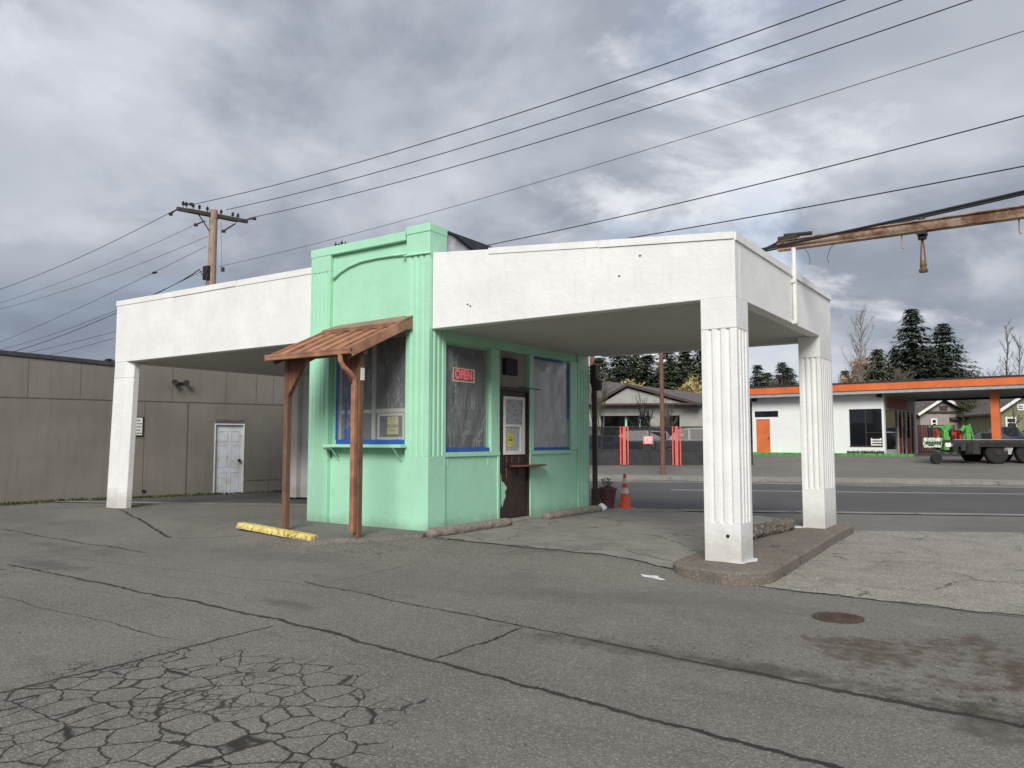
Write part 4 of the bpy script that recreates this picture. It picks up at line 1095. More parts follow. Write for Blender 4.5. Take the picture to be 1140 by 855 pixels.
k = MB(); k.box(ux-.24,ux+.1,uy-.25,uy-.15,PX(236,312,PD)[2],PX(236,297,PD)[2]); p = PX(231,300,PD-.3); k.tube([p, PX(225,306,PD-.3), PX(222,300,PD-.3), PX(215,305,PD-.3), PX(205,311,PD)], .025, 5)
k.tube([PX(231,305,PD-.3), PX(229,320,PD-.3), PX(231,335,PD-.3)], .02, 5); k.build('cable_bracket', M['black'], UP)
k = MB(); k.tube([PX(246,248,PD-.4), PX(247,300,PD-.4)], .006, 3); k.lathe(PX(248,300,PD-.3), [(0,-.08),(.07,-.08),(.07,.08),(0,.08)], 8); k.build('guy_wire', M['darkmetal'], UP)

# ------------------------------------------------------------------ grey building at left
GWE = empty('grey_building', GW.loc(0), 'long low grey building with a stained white door at left', 'building', GW.rot())
def gx(px): return GW.x(px)
k = MB(); dl, dr_ = gx(238.5), gx(272)
zt = 2.06
def wallbox(mb, x0, x1, z0, z1a, z1b=None, y0=0, y1=.25):
    z1b = z1a if z1b is None else z1b
    mb.hexa([(x0,y0,z0),(x1,y0,z0),(x1,y1,z0),(x0,y1,z0),(x0,y0,z1a),(x1,y0,z1b),(x1,y1,z1b),(x0,y1,z1a)])
xk = gx(128)
wallbox(k, -16, xk, -.3, 3.74+16*.055, 3.60); wallbox(k, xk, dl, -.3, 3.95); wallbox(k, dl, dr_, zt, 3.95); wallbox(k, dr_, 16, -.3, 3.95)
k.box(-16,16,.25,9,-.3,3.0)
k.build('wall', M['graywall'], GWE, local=True)
k = MB(); wallbox(k, -16.1, xk, 3.5, 3.80+16*.055, 3.665, -.05, -.001)
k.v = [(x,y,(z if z > 3.55 else 3.66+(xk-x)*.055*1.0)) if False else (x,y,z) for x,y,z in k.v]
k = MB()
k.hexa([(-16.1,-.05,4.56),(xk,-.05,3.55),(xk,.3,3.55),(-16.1,.3,4.56),(-16.1,-.05,4.66),(xk,-.05,3.65),(xk,.3,3.65),(-16.1,.3,4.66)])
k.box(xk+.002,16,-.05,.3,3.95,4.05)
k.build('roof_edge', M['roofcap'], GWE, local=True)
k = MB()
k.box(-16,16,-.012,-.001,2.632,2.655); 
for px in (-60, 28, 87, 190, 250, 284, 303): k.box(gx(px)-.005, gx(px)+.005, -.006, -.001, 2.66, 3.6)
for px in (-90, 208): k.box(gx(px)-.012, gx(px)+.012, -.012, -.001, -.1, 2.63)
for px, z0, z1 in ((160,0,2.6),(300,0,.5)): k.box(gx(px)-.004, gx(px)+.004, -.008, -.001, z0, z1)
k.box(dr_+.1,16,-.010,-.001,.42,.435)
k.build('panel_seam', plain('dark seam', (.10,.091,.078), .9), GWE, local=True)
k = MB(); k.box(dl+.035, dr_-.035, .05, .09, .0, zt-.035); d_ = k.build('door', M['olddoor'], GWE, local=True)
k = MB()
w_ = (dr_-dl-.07); 
for a0, a1, z0, z1 in ((.12,.44,.15,.68),(.56,.88,.15,.68),(.12,.44,.82,1.45),(.56,.88,.82,1.45),(.12,.44,1.56,1.86),(.56,.88,1.56,1.86)):
    x0, x1 = dl+.035+a0*w_, dl+.035+a1*w_
    for q_ in ((x0,x1,z0,z0+.02),(x0,x1,z1-.02,z1),(x0,x0+.02,z0+.02,z1-.02),(x1-.02,x1,z0+.02,z1-.02)): k.box(q_[0],q_[1],.042,.0495,q_[2],q_[3])
k.build('raised_panel', M['olddoor'], d_, local=True)
k = MB(); k.lathe((dr_-.13,.0,1.0), [(0,-.02),(.05,-.02),(.05,.0),(.02,.01),(.02,.049),(0,.049)], 12, 'y'); k.build('door_knob', M['darkmetal'], d_, local=True)
k = MB(); k.box(dl,dl+.034,-.02,.1,0,zt); k.box(dr_-.034,dr_,-.02,.1,0,zt); k.box(dl+.035,dr_-.035,-.02,.1,zt-.034,zt); k.box(dr_-.03,dr_+.01,-.03,-.021,.4,.5); k.build('door_frame', M['offwhite'], GWE, local=True)
k = MB(); k.box(dl+.03,dr_-.03,-.012,-.001,zt+.012,zt+.11); k.build('door_header', plain('faded purple board', (.09,.08,.10), .8), GWE, local=True)
fx = gx(197); 
k = MB(); k.box(fx-.12,fx+.12,-.05,-.001,3.14,3.20); k.lathe((fx-.16,-.12,3.16),[(.03,0),(.08,-.12),(.0,-.12)],12,'y') if False else k.lathe((fx-.15,-.2,3.17),[(.0,.12),(.035,.12),(.08,-.02),(.0,-.02)],12,'y'); k.lathe((fx+.15,-.2,3.17),[(.0,.12),(.035,.12),(.08,-.02),(.0,-.02)],12,'y'); k.bar((fx-.15,-.05,3.17),(fx+.15,-.05,3.17),.03,.03); k.build('floodlight', M['darkmetal'], GWE, local=True)
k = MB(); k.lathe((gx(162),-.02,.22),[(0,0),(.05,0),(.05,.03),(0,.03)],10,'y'); k.build('vent_hole', M['black'], GWE, local=True)
# notice board on it
nb0, nb1 = gx(147), gx(158.5); nz0, nz1 = GW.z(152,485.5), GW.z(152,464)
NB = empty('notice_board', GW.world(nb0,-.03)+(nz0,), 'small white notice board with lines of dark print on the grey wall', 'sign', GW.rot())
k = MB(); k.box(0,nb1-nb0,0,.028,0,nz1-nz0); k.build('board', M['offwhite'], NB, local=True)
k = MB(); W_, H_ = nb1-nb0, nz1-nz0
for a in ((0,W_,0,.02),(0,W_,H_-.02,H_),(0,.02,.02,H_-.02),(W_-.02,W_,.02,H_-.02)): k.box(a[0],a[1],-.012,-.001,a[2],a[3])
random.seed(3)
for r in range(5):
    x = .05
    while x < W_-.08:
        l = random.uniform(.03,.07); k.box(x,min(x+l,W_-.04),-.004,-.001,.06+r*.085,.085+r*.085); x += l+.015
k.build('print', M['darkmetal'], NB, local=True)

# ------------------------------------------------------------------ trees
def rnd(a, b): return random.uniform(a, b)
def make_conifer(name, h, r, seed, mat, dens=1.0, leaf=.30, droop=.35, base=.08, gap=.0, loc=(0,0,0), label='', group=None):
    random.seed(seed)
    e = empty(name, loc, label, 'tree', 0, group); e_name = e
    ROOTS[e.name_full] = (0,0,0)
    k = MB(); k.tube([(0,0,-.5),(0,0,h*.5),(0,0,h*.98)], [h*.018, h*.011, .02], 7); k.build('trunk', M['bark'], e, local=True)
    k = MB(); z = h*base; lev = 0
    while z < h*.99:
        u = (z-h*base)/(h*(1-base)); R = r*((1-u)**.85)*(1-.25*max(0,.15-u)/.15)+.12
        nb = int((5+7*(1-u))*dens)+3
        a0 = rnd(0, 2*pi)
        for i in range(nb):
            a = a0+2*pi*i/nb+rnd(-.3,.3); L = R*rnd(.62,1.15)
            if random.random() < gap: L *= .5
            up = rnd(.05,.3) if u > .8 else rnd(-.1,.12)
            m = max(2, int(L/(leaf*.42)))
            for j in range(m):
                t = (j+rnd(.2,1))/m
                x, y = L*t*cos(a), L*t*sin(a); zz = z+L*t*up-droop*L*t*t*(.6+.4*(1-u))+(.12*L if t > .85 else 0)*.4
                sp = leaf*(1.15-.6*t)
                for q in range(3):
                    s1 = leaf*rnd(.5,1.15)
                    b_ = a+rnd(-1.3,1.3); cx, cy, cz = x+rnd(-sp,sp)*.7, y+rnd(-sp,sp)*.7, zz+rnd(-.25,.1)*sp
                    w = s1*rnd(.14,.26); dz = -s1*rnd(.05,.6)
                    ex, ey = cos(b_)*s1, sin(b_)*s1; nxx, nyy = -sin(b_)*w, cos(b_)*w
                    k.add([(cx-nxx,cy-nyy,cz),(cx+nxx,cy+nyy,cz),(cx+ex,cy+ey,cz+dz)],[(0,1,2)])
        z += max(.12, h*rnd(.016,.032)*(1 if u < .9 else .7)); lev += 1
    k.build('crown', mat, e, local=True)
    return e
def grow(mb, p, d, L, r, depth, spread, up, minr, tips, n=4):
    import mathutils
    V = mathutils.Vector
    pts = [p]; rs = [r]; q = p.copy(); dd = d.copy(); segs = 4
    for i in range(segs):
        dd = (dd + V((rnd(-1,1),rnd(-1,1),rnd(-1,1)))*.10 + V((0,0,up*.08))).normalized(); q = q + dd*(L/segs)
        pts.append(q.copy()); rs.append(max(minr, r*(1-.55*(i+1)/segs)))
    mb.tube(pts, rs, 4 if depth > 0 else 3, False)
    if depth == 0: tips.append(q); return
    for i in range(n+ (1 if depth > 1 else 0)):
        t = rnd(.35, 1.0) if i else 1.0
        s = pts[min(segs, int(t*segs))]
        nd = (dd*1.0 + V((rnd(-1,1),rnd(-1,1),rnd(-.3,.8)))*spread).normalized()
        grow(mb, s.copy(), nd, L*rnd(.52,.78), max(minr, rs[min(segs,int(t*segs))]*.62), depth-1, spread, up, minr, tips, n)
def make_bare(name, loc, h, seed, label, mat=None, spread=.6, up=.6, trunk=.35, depth=4, minr=.012, r0=None, n=4, leaves=None, group=None, leafn=2, leafs=.2, cat='tree'):
    import mathutils
    random.seed(seed)
    e = empty(name, loc, label, cat, 0, group); ROOTS[e.name_full] = (0,0,0)
    k = MB(); tips = []
    grow(k, mathutils.Vector((0,0,-.2)), mathutils.Vector((0,0,1)), h*trunk, r0 or h*.018, depth, spread, up, minr, tips, n)
    mz_ = max(v[2] for v in k.v); f = h/mz_
    # squash to the wanted height
    k.v = [(a,b,c*f) for a,b,c in k.v]
    k.build('branches', mat or M['bark'], e, local=True)
    if leaves:
        l = MB()
        for t in tips:
            for q in range(leafn):
                x, y, z = t.x+rnd(-.3,.3), t.y+rnd(-.3,.3), t.z*f+rnd(-.3,.3); s_ = leafs
                l.add([(x,y,z),(x+rnd(-s_,s_),y+rnd(-s_,s_),z+rnd(-s_,s_)),(x+rnd(-s_,s_),y+rnd(-s_,s_),z+rnd(-s_,s_))],[(0,1,2)])
        l.build('crown', leaves, e, local=True)
    return e
def make_leader(name, loc, h, seed, label, mat, spread=.22, nb=46, lo=.22, r0=.11, lean=.0):
    import mathutils
    V = mathutils.Vector
    random.seed(seed); e = empty(name, loc, label, 'tree'); ROOTS[e.name_full] = (0,0,0)
    k = MB(); P = lambda t: V((lean*t*h + .12*sin(t*9), .1*cos(t*7), t*h))
    k.tube([P(i/12)-V((0,0,.3 if i == 0 else 0)) for i in range(13)], [r0*(1-.85*i/12)+.012 for i in range(13)], 6)
    k.build('trunk', mat, e, local=True)
    k = MB()
    for i in range(nb):
        t = lo+(1-lo)*(i+rnd(0,1))/nb; a = rnd(0,2*pi); p = P(t)
        L = h*spread*(1-t*.62)*rnd(.6,1.2)*(1 if t > lo+.12 else .6)
        d = V((cos(a), sin(a), rnd(.7,1.5))).normalized(); pts = [p]; q = p
        for j in range(4): d = (d+V((rnd(-.15,.15),rnd(-.15,.15),.16))).normalized(); q = q+d*L/4; pts.append(q)
        k.tube(pts, [.034,.026,.020,.015,.010], 3, False)
        for m in range(7):
            b_ = pts[random.choice((1,2,3,4))]; dd = (d+V((rnd(-1,1),rnd(-1,1),rnd(-.2,.7)))*.8).normalized(); l2 = L*rnd(.25,.5)
            mid = b_+dd*l2*.5; tip = mid+(dd+V((rnd(-.3,.3),rnd(-.3,.3),.25))).normalized()*l2*.5
            k.tube([b_, mid, tip], [.014,.011,.007], 3, False)
            if m % 2: k.tube([mid, mid+(dd+V((rnd(-1,1),rnd(-1,1),rnd(0,.6)))).normalized()*l2*.4], [.009,.006], 3, False)
    k.build('branches', mat, e, local=True)
    return e
def ground_at(px, D):
    X, Y = CF((px-570)/854.3*D, D); return (X, Y, gz(X,Y)-.1)
def height_to(px, py, D): return EYE+(489.7-py)/854.3*D - ground_at(px,D)[2]
# the two big spruces
D_ = 78
make_conifer('spruce_tree', height_to(1020,339,D_), 5.4, 3, M['conifer'], 1.9, .60, .22, .1, .15, ground_at(1020,D_), 'tallest dark spruce above the orange roof')
make_conifer('spruce_tree', height_to(1054,357,D_+4), 6.8, 8, M['conifer'], 1.9, .60, .26, .1, .1, ground_at(1054,D_+4), 'broad dark spruce just right of the tallest one')
make_conifer('fir_tree', height_to(979,387,74), 4.6, 12, M['conifer2'], 1.5, .5, .3, .1, .1, ground_at(980,74), 'smaller olive green fir left of the tallest spruce')
make_conifer('fir_tree', height_to(1000,386,80), 4.4, 14, M['conifer2'], 1.3, .5, .3, .1, .3, ground_at(1000,80), 'thin brownish fir close against the tallest spruce')
for i, (px, py, D, r, m_, lb) in enumerate(((845,405,150,3.2,'conifer','far dark conifer seen just right of the near column'), (856,413,150,3.5,'conifer2','low green conifer second from the near column, beyond the orange roof'), (873,402,150,3.8,'conifer','far dark conifer just left of the far column'), (880,408,155,4,'conifer','far dark conifer half hidden by the far column'),
        (943,412,150,2.2,'conifer','small far conifer right of the far column'), (118,397,70,1.8,'conifer','conifer tip showing over the grey wall'), (95,402,75,1.5,'conifer2','low conifer tip over the grey wall left of the other'))):
    make_conifer('conifer_tree', height_to(px,py,D), r*1.7, 30+i, M[m_], 1.2, .8 if D > 100 else .4, .25, .1, .1, ground_at(px,D), lb)
# conifer row behind the office
row = [(668,396,'conifer2',4.2),(690,386,'conifer',4.8),(707,384,'conifer2',4.6),(722,392,'conifer',3.9),(745,380,'conifer2',5.0),(764,388,'conifer',4.4),(783,384,'conifer2',4.6),(800,380,'conifer',4.6),(640,380,'conifer',4.8)]
pos = ['leftmost seen, beside the green wall','second from the green wall','third from the green wall','left of the brown pole top','right of the brown pole','second right of the brown pole','beside the near column','hidden mostly by the near column','behind the green corner']
for i, ((px, py, m_, r), ps_) in enumerate(zip(row, pos)):
    make_conifer('evergreen_tree', height_to(px,py,92+3*(i%3)), r*1.25, 60+i, M[m_], 1.3, .75, .22, .05, .05, ground_at(px,92+3*(i%3)), 'tall evergreen behind the gabled office, '+ps_, 'evergreens behind the gabled office')
# bare trees
make_leader('birch_tree', ground_at(961,70), height_to(961,350,70), 5, 'pale bare birch left of the fir trees', plain('pale birch bark', (.20,.18,.165), .8), .26, 60)
make_leader('bare_tree', ground_at(1125,70), height_to(1125,362,70), 6, 'thin tall bare tree near the right edge', M['bark'], .14, 40)
make_leader('bare_tree', ground_at(1138,85), height_to(1137,380,85), 16, 'bare tree cut by the right edge', M['bark'], .24, 44)
make_bare('bare_tree', ground_at(1098,95), height_to(1098,404,95), 7, 'low spreading bare tree right of the spruces', M['brush'], 1.1, .3, .4, 5, .02, .16, 4)
make_bare('bare_tree', ground_at(1118,100), height_to(1118,412,100), 17, 'bare brown thicket tree beside the low spreading one', M['brush'], 1.0, .3, .4, 5, .02, .16, 4)
make_bare('tan_tree', ground_at(951,85), height_to(951,400,85), 9, 'tan leafed tree between birch and far column', M['bark'], .5, 1.0, .4, 4, .02, .12, 4, M['tan'], leafn=6, leafs=.45)
make_bare('bushy_tree', ground_at(1030,66), height_to(1030,408,66), 19, 'brown leafless bushy tree under the tallest spruce', M['brush'], .9, .4, .4, 5, .015, .14, 4)
make_bare('bushy_tree', ground_at(990,66), height_to(990,406,66), 29, 'brown leafless bushy tree under the olive firs', M['brush'], .9, .4, .4, 5, .015, .14, 4)
make_bare('bushy_tree', ground_at(930,95), height_to(930,412,95), 39, 'low brushy tree just right of the far column', M['brush'], .9, .4, .4, 4, .02, .14, 4)
make_bare('bushy_tree', ground_at(855,90), height_to(855,421,90), 41, 'low brushy tree above the station between the columns', M['brush'], .9, .4, .4, 4, .02, .14, 4)
make_bare('bushy_tree', ground_at(885,90), height_to(885,418,90), 42, 'low brushy tree touching the far column on its left', M['brush'], .9, .4, .4, 4, .02, .14, 4)
make_bare('willow_tree', ground_at(698,72), height_to(698,425,72), 51, 'yellow twigged bush above the left of the office roof', M['willow'], .7, 1.2, .3, 5, .02, .1, 4, M['willow'], leafn=3, leafs=.4)
make_bare('willow_tree', ground_at(772,66), height_to(772,422,66), 52, 'yellow twigged bush above the right of the office roof', M['willow'], .7, 1.2, .3, 5, .02, .1, 4, M['willow'], leafn=3, leafs=.4)
make_bare('willow_tree', ground_at(712,70), height_to(712,428,70), 57, 'yellow green twigged bush behind the office gable peak', M['willow'], .7, 1.2, .3, 5, .02, .1, 4, M['willow'], leafn=3, leafs=.4)
make_bare('bare_tree', ground_at(668,40), height_to(675,400,40), 53, 'bare street tree leaning over the office at left', M['bark'], .75, .7, .4, 3, .012, .08, 4)
make_bare('bare_tree', ground_at(742,44), height_to(742,430,44), 54, 'small bare tree behind the brown pole', M['bark'], .7, .5, .4, 3, .012, .07, 4)
make_bare('bare_tree', ground_at(716,46), height_to(712,432,46), 55, 'small bare fan shaped tree before the office gable', M['black'], .8, .6, .3, 3, .014, .06, 4)
make_bare('bare_tree', ground_at(1088,60), height_to(1088,440,60), 56, 'bare garden tree between the two houses', M['brush'], .8, .5, .4, 5, .012, .09, 4, M['moss'], leafn=1, leafs=.15)
make_bare('street_tree', ground_at(1123,50), height_to(1123,446,50), 58, 'thin leafless tree in front of the olive house', M['bark'], .5, .7, .5, 3, .012, .07, 3)

# ------------------------------------------------------------------ gabled office across the road
OF = Frame(CF.__call__ and (655-570)/854.3*50, 50, radians(-10))
zg = .6
OE = empty('office_building', OF.loc(zg), 'low grey gabled office with dark recessed entrances across the road', 'building', OF.rot())
def ox(px): return OF.x(px)
def oz(px, py): return OF.z(px, py)-zg
k = MB(); X0o, X1o = ox(640), ox(832); ze = oz(700,450)
xA, xB, xC, xD_, xE, xF = ox(669), ox(724), ox(740), ox(757), ox(785), X1o
zl = oz(700,463)
k.box(X0o, X1o, 0, .3, zl, ze); k.box(X0o, xA, 0, .3, 0, zl-.001); k.box(xB, xC, -.15, .3, 0, zl-.001) ; k.box(xD_, xF, 0, .3, 0, zl-.001); k.box(X0o, X1o, 1.6, 1.8, 0, ze); k.box(X0o,X1o,.3,1.6,ze-.2,ze-.1)
k.build('wall', M['beige'], OE, local=True)
k = MB(); k.box(xA, xB, 1.2, 1.3, 0, zl-.01); k.box(xC, xD_, 1.2, 1.3, 0, zl-.01); build_split(k, 'window', M['darkglass'], OE, local=True)
k = MB()
for px in (697, 712): k.box(ox(px)-.07, ox(px)+.07, .4, .5, 0, zl-.01)
build_split(k, 'window_post', M['mint_trim'], OE, local=True)
# roof: long slope with ridge parallel to the front, and a front gable
zr = oz(700,424); yr = 6.0
k = MB(); k.add([(X0o-1,-.6,ze-.05),(X1o+1,-.6,ze-.05),(ox(674),yr,zr+.25),(X0o-1,yr,zr+.25),(X1o+1,12,ze),(X0o-1,12,ze),(X0o-1,-.6,ze+.06),(X1o+1,-.6,ze+.06),(ox(674),yr,zr+.4),(X0o-1,yr,zr+.4)],
                [(0,1,2,3),(3,2,4,5),(6,7,8,9),(0,1,7,6),(9,8,4,5),(0,6,9,3),(1,4,8,7)])
roof = k.build('roof', M['shingle'], OE, local=True)
gl, gp, gr = ox(664), ox(699), ox(776); zp = oz(699,430.5)
k = MB(); gxs = [(gl,ze+.0),(gr,ze-.0),(gp,zp)]
k.prism([(gl+.4,ze+.01),(gr-.8,ze+.01),(gp,zp-.12)], -.75, -.62, axis='y'); k.build('gable', M['beige'], OE, local=True)
k = MB()
k.add([(gl-.2,-.95,ze-.08),(gp,-.95,zp),(gp,5,zp),(gl-.2,5,ze-.08),(gl-.2,-.95,ze+.04),(gp,-.95,zp+.12),(gp,5,zp+.12),(gl-.2,5,ze+.04)],[(0,1,2,3),(4,5,6,7),(0,1,5,4),(1,2,6,5),(2,3,7,6),(3,0,4,7)])
k.add([(gr+.2,-.95,ze-.18),(gp,-.95,zp),(gp,5,zp),(gr+.2,5,ze-.18),(gr+.2,-.95,ze-.04),(gp,-.95,zp+.12),(gp,5,zp+.12),(gr+.2,5,ze-.04)],[(0,1,2,3),(4,5,6,7),(0,1,5,4),(1,2,6,5),(2,3,7,6),(3,0,4,7)])
k.build('gable_roof', M['shingle'], OE, local=True)
k = MB(); k.bar((gl-.2,-.98,ze-.02),(gp,-.98,zp+.06),.05,.17); k.bar((gr+.2,-.98,ze-.1),(gp,-.98,zp+.06),.05,.17); k.box(gl,gr,-.98,-.93,ze-.12,ze-.0); k.build('fascia_board', M['trimbrown'], OE, local=True)

# fence with dark screen and red posts
FX0, FX1 = 500, 838
FF = Frame((655-570)/854.3*36, 36, radians(-9))
FE = empty('chain_fence', FF.loc(0), 'dark screened fence with red striped gate posts across the road', 'fence', FF.rot())
def fz(px): 
    X, Y = FF.world(FF.x(px)); return gz(X, Y)
fx0, fx1 = FF.x(FX0), FF.x(FX1)
zb = fz(700); zt_ = FF.z(700,475.5)
k = MB(); k.box(fx0, fx1, 0, .02, zb-.2, zb+.72); k.build('lower_panel', M['screen2'], FE, local=True)
k = MB(); k.box(fx0, fx1, .005, .012, zb+.721, zt_); k.build('screen', M['screen'], FE, local=True)
k = MB()
k.box(fx0, fx1, -.02, .0, zt_-.02, zt_+.02); k.box(fx0,fx1,-.02,0,zb+.70,zb+.735)
k.build('rail', M['darkmetal'], FE, local=True)
for px in (600, 640, 665, 723, 783, 812):
    k = MB(); x = FF.x(px); k.box(x-.03,x+.03,-.06,-.021,zb-.2,zt_+.03); k.build('post', M['black'], FE, local=True)
for px in (695, 753):
    x = FF.x(px)
    for dx, w in ((-.17,.028),(0,.07),(.17,.028)):
        k = MB(); k.box(x+dx-w,x+dx+w,-.13,-.065,zb+.02,zt_+.02); k.build('red_post', M['redpink'], FE, local=True)
sx = FF.x(721.5)
SG = empty('fence_sign', FF.world(sx,-.08)+(FF.z(721,494.5),), 'faded red and white rectangular sign hung on the dark fence', 'sign', FF.rot())
w_, h_ = FF.x(727)-FF.x(716), FF.z(721,485.5)-FF.z(721,494.5)
k = MB(); k.box(-w_/2,w_/2,-.012,.0,0,h_); k.build('board', M['pinksign'], SG, local=True)
k = MB()
for a in ((-.35,.35,.68,.86),(-.4,-.1,.42,.58),(.0,.4,.42,.58),(-.3,.3,.16,.30)): k.box(a[0]*w_,a[1]*w_,-.018,-.013,a[2]*h_,a[3]*h_)
k.build('print', M['pale'], SG, local=True)
# brown poles
def pole(px, pytop, pybase, D, r, label, mat='polered'):
    X, Y, z = ground_at(px, D); zt2 = PX(px, pytop, D)[2]
    k = MB(); k.tube([(X,Y,z-.1),(X,Y,(z+zt2)/2),(X,Y,zt2)],[r*1.1,r,r*.85],10)
    return tag(k.build('wooden_pole', M[mat], org=(X,Y,z)), label, 'pole')
pole(737.5, 330, 526, 31.2, .085, 'slim red brown pole standing on the far sidewalk')
pole(660, 300, 500, 60, .19, 'reddish brown utility pole behind the office near the green wall')

# ------------------------------------------------------------------ cars
def make_car(kind, paint, loc, rz, label, group='cars parked behind the dark fence', name='parked_car'):
    e = empty(name, loc, label, 'car', rz, group)
    if 'fence' in group: e.scale = (1,1,.82)
    if kind == 'van':   st = [(-2.5,.45,.9,1.0),(-2.42,.3,1.05,1.75),(-1.5,.28,1.05,1.92),(.6,.28,1.05,1.92),(1.25,.28,1.05,1.80),(1.75,.28,1.08,1.12),(2.35,.32,.98,1.0),(2.5,.42,.8,.82)]
    elif kind == 'suv': st = [(-2.25,.45,.95,1.0),(-2.2,.32,1.05,1.25),(-1.95,.3,1.05,1.68),(-.9,.3,1.05,1.76),(.3,.3,1.05,1.72),(1.05,.3,1.06,1.12),(2.0,.34,.95,.97),(2.25,.45,.75,.78)]
    elif kind == 'pickup': st = [(-2.7,.5,1.0,1.02),(-2.65,.42,1.08,1.10),(-.75,.4,1.08,1.10),(-.7,.4,1.1,1.15),(-.45,.4,1.1,1.80),(.55,.4,1.1,1.80),(1.2,.4,1.12,1.18),(2.5,.42,1.02,1.05),(2.7,.5,.85,.88)]
    else: st = [(-2.2,.42,.82,.84),(-2.1,.3,.95,.97),(-1.55,.26,.96,1.0),(-.85,.26,.95,1.38),(.35,.26,.94,1.42),(1.15,.26,.93,.97),(2.0,.3,.80,.82),(2.2,.42,.68,.70)]
    k = MB(); W = .88; ring = []
    for i, (x, zb_, zm, zt3) in enumerate(st):
        w = W*(.90 if i in (0, len(st)-1) else 1); ht = zt3-zm; wr = w-.24*min(1, ht/.5)-.02
        ring.append([(x,-w+.06,zb_),(x,-w,zb_+.15),(x,-w,zm-.08),(x,-w+.04,zm),(x,-wr,zt3-.04 if ht>.1 else zm+ht*.5),(x,-wr+.12,zt3),(x,wr-.12,zt3),(x,wr,zt3-.04 if ht>.1 else zm+ht*.5),(x,w-.04,zm),(x,w,zm-.08),(x,w,zb_+.15),(x,w-.06,zb_)])
    for r in ring: k.v += r
    n = 12
    for i in range(len(ring)-1):
        for j in range(n): k.f.append((i*n+j, i*n+(j+1)%n, (i+1)*n+(j+1)%n, (i+1)*n+j))
    k.f += [tuple(range(n-1,-1,-1)), tuple(range((len(ring)-1)*n, len(ring)*n))]
    k.build('body', paint, e, local=True, bevel=.02)
    # glass: side strips and windscreens between roofed stations
    roofed = [i for i,s_ in enumerate(st) if s_[3]-s_[2] > .3]
    g1 = MB()
    for sd in (-1, 1):
        for a, b2 in zip(roofed[:-1], roofed[1:]):
            xa, xb2 = st[a][0]+.06, st[b2][0]-.06
            def pt(i, x, f, o=.012):
                zm, zt3 = st[i][2], st[i][3]; ht = zt3-zm; wr = W-.24*min(1,ht/.5)-.02; w0 = W-.04
                return (x, sd*(w0+(wr-w0)*f+o), zm+(zt3-.04-zm)*f)
            g1.add([pt(a,xa,.08),pt(b2,xb2,.08),pt(b2,xb2,.9),pt(a,xa,.9)],[(0,1,2,3)])
    i1 = roofed[-1]; i2 = i1+1; i0 = roofed[0]; im = i0-1
    for a, b2 in ((i1,i2),(i0,im)):
        xa, za = st[a][0], st[a][3]; xb2, zb2 = st[b2][0], st[b2][3]; s_ = .02 if xb2 > xa else -.02
        def lp(t): return (xa+(xb2-xa)*t+s_, za+(zb2-za)*t+.012)
        p, q_ = lp(.12), lp(.88); g1.add([(p[0],-.50,p[1]),(p[0],.50,p[1]),(q_[0],.68,q_[1]),(q_[0],-.68,q_[1])],[(0,1,2,3)])
    g1.build('windows', M['darkglass'], e, local=True)
    for x in (st[-1][0]-.85, st[0][0]+.85):
        for sd in (-1, 1):
            w = MB(); R = .34; yy = sd*(W-.10)
            w.lathe((x,yy,R), [(0,-.11),(R*.9,-.11),(R,-.07),(R,.07),(R*.9,.11),(0,.11)], 18, 'y'); wh = w.build('wheel', M['rubber'], e, local=True)
            q_ = MB(); q_.lathe((x,yy+sd*.112,R), [(0,-.01),(R*.6,-.01),(R*.55,.012),(0,.012)], 14, 'y'); q_.build('rim', M['chrome'], wh, local=True)
    for sd in (-1, 1):
        hl = MB(); x = st[-1][0]-.03; zz = st[-1][2]-.10; hl.box(x,x+.04,sd*.66-.14,sd*.66+.14,zz-.06,zz+.07); hl.build('headlight', M['trimwhite'], e, local=True)
        tl = MB(); x = st[0][0]-.01; zz = st[0][2]-.05; tl.box(x-.02,x+.04,sd*.74-.07,sd*.74+.07,zz-.15,zz+.1); tl.build('tail_light', M['redpaint'], e, local=True)
    return e
def car_at(kind, paint, px, D, th, label, **kw):
    X, Y, z = ground_at(px, D); return make_car(kind, paint, (X,Y,z+.1), YAW+radians(th), label, **kw)
P_silver = plain('silver car paint', (.17,.175,.18), .3, .5, .04); P_blue = plain('dark blue car paint', (.02,.035,.07), .3, .3, .05)
P_white = plain('white car paint', (.55,.55,.53), .3, 0, .03); P_black = plain('black car paint', (.012,.013,.016), .25, 0, .05); P_grey = plain('grey car paint', (.12,.12,.12), .3, .3, .05)
car_at('sedan', P_blue, 668, 41, 165, 'dark blue car behind the fence next to the green wall')
car_at('suv', P_silver, 703, 43, 170, 'silver car behind the fence between the red posts')
car_at('van', P_grey, 732, 46, 20, 'dark van behind the fence near the brown pole')
car_at('van', P_silver, 779, 42, 170, 'silver minivan behind the fence beside the near column')
car_at('sedan', P_black, 1094, 50, 165, 'black car parked before the pinkish house', group='cars by the houses')
car_at('pickup', P_blue, 1120, 53, 175, 'dark pickup parked before the olive house', group='cars by the houses')

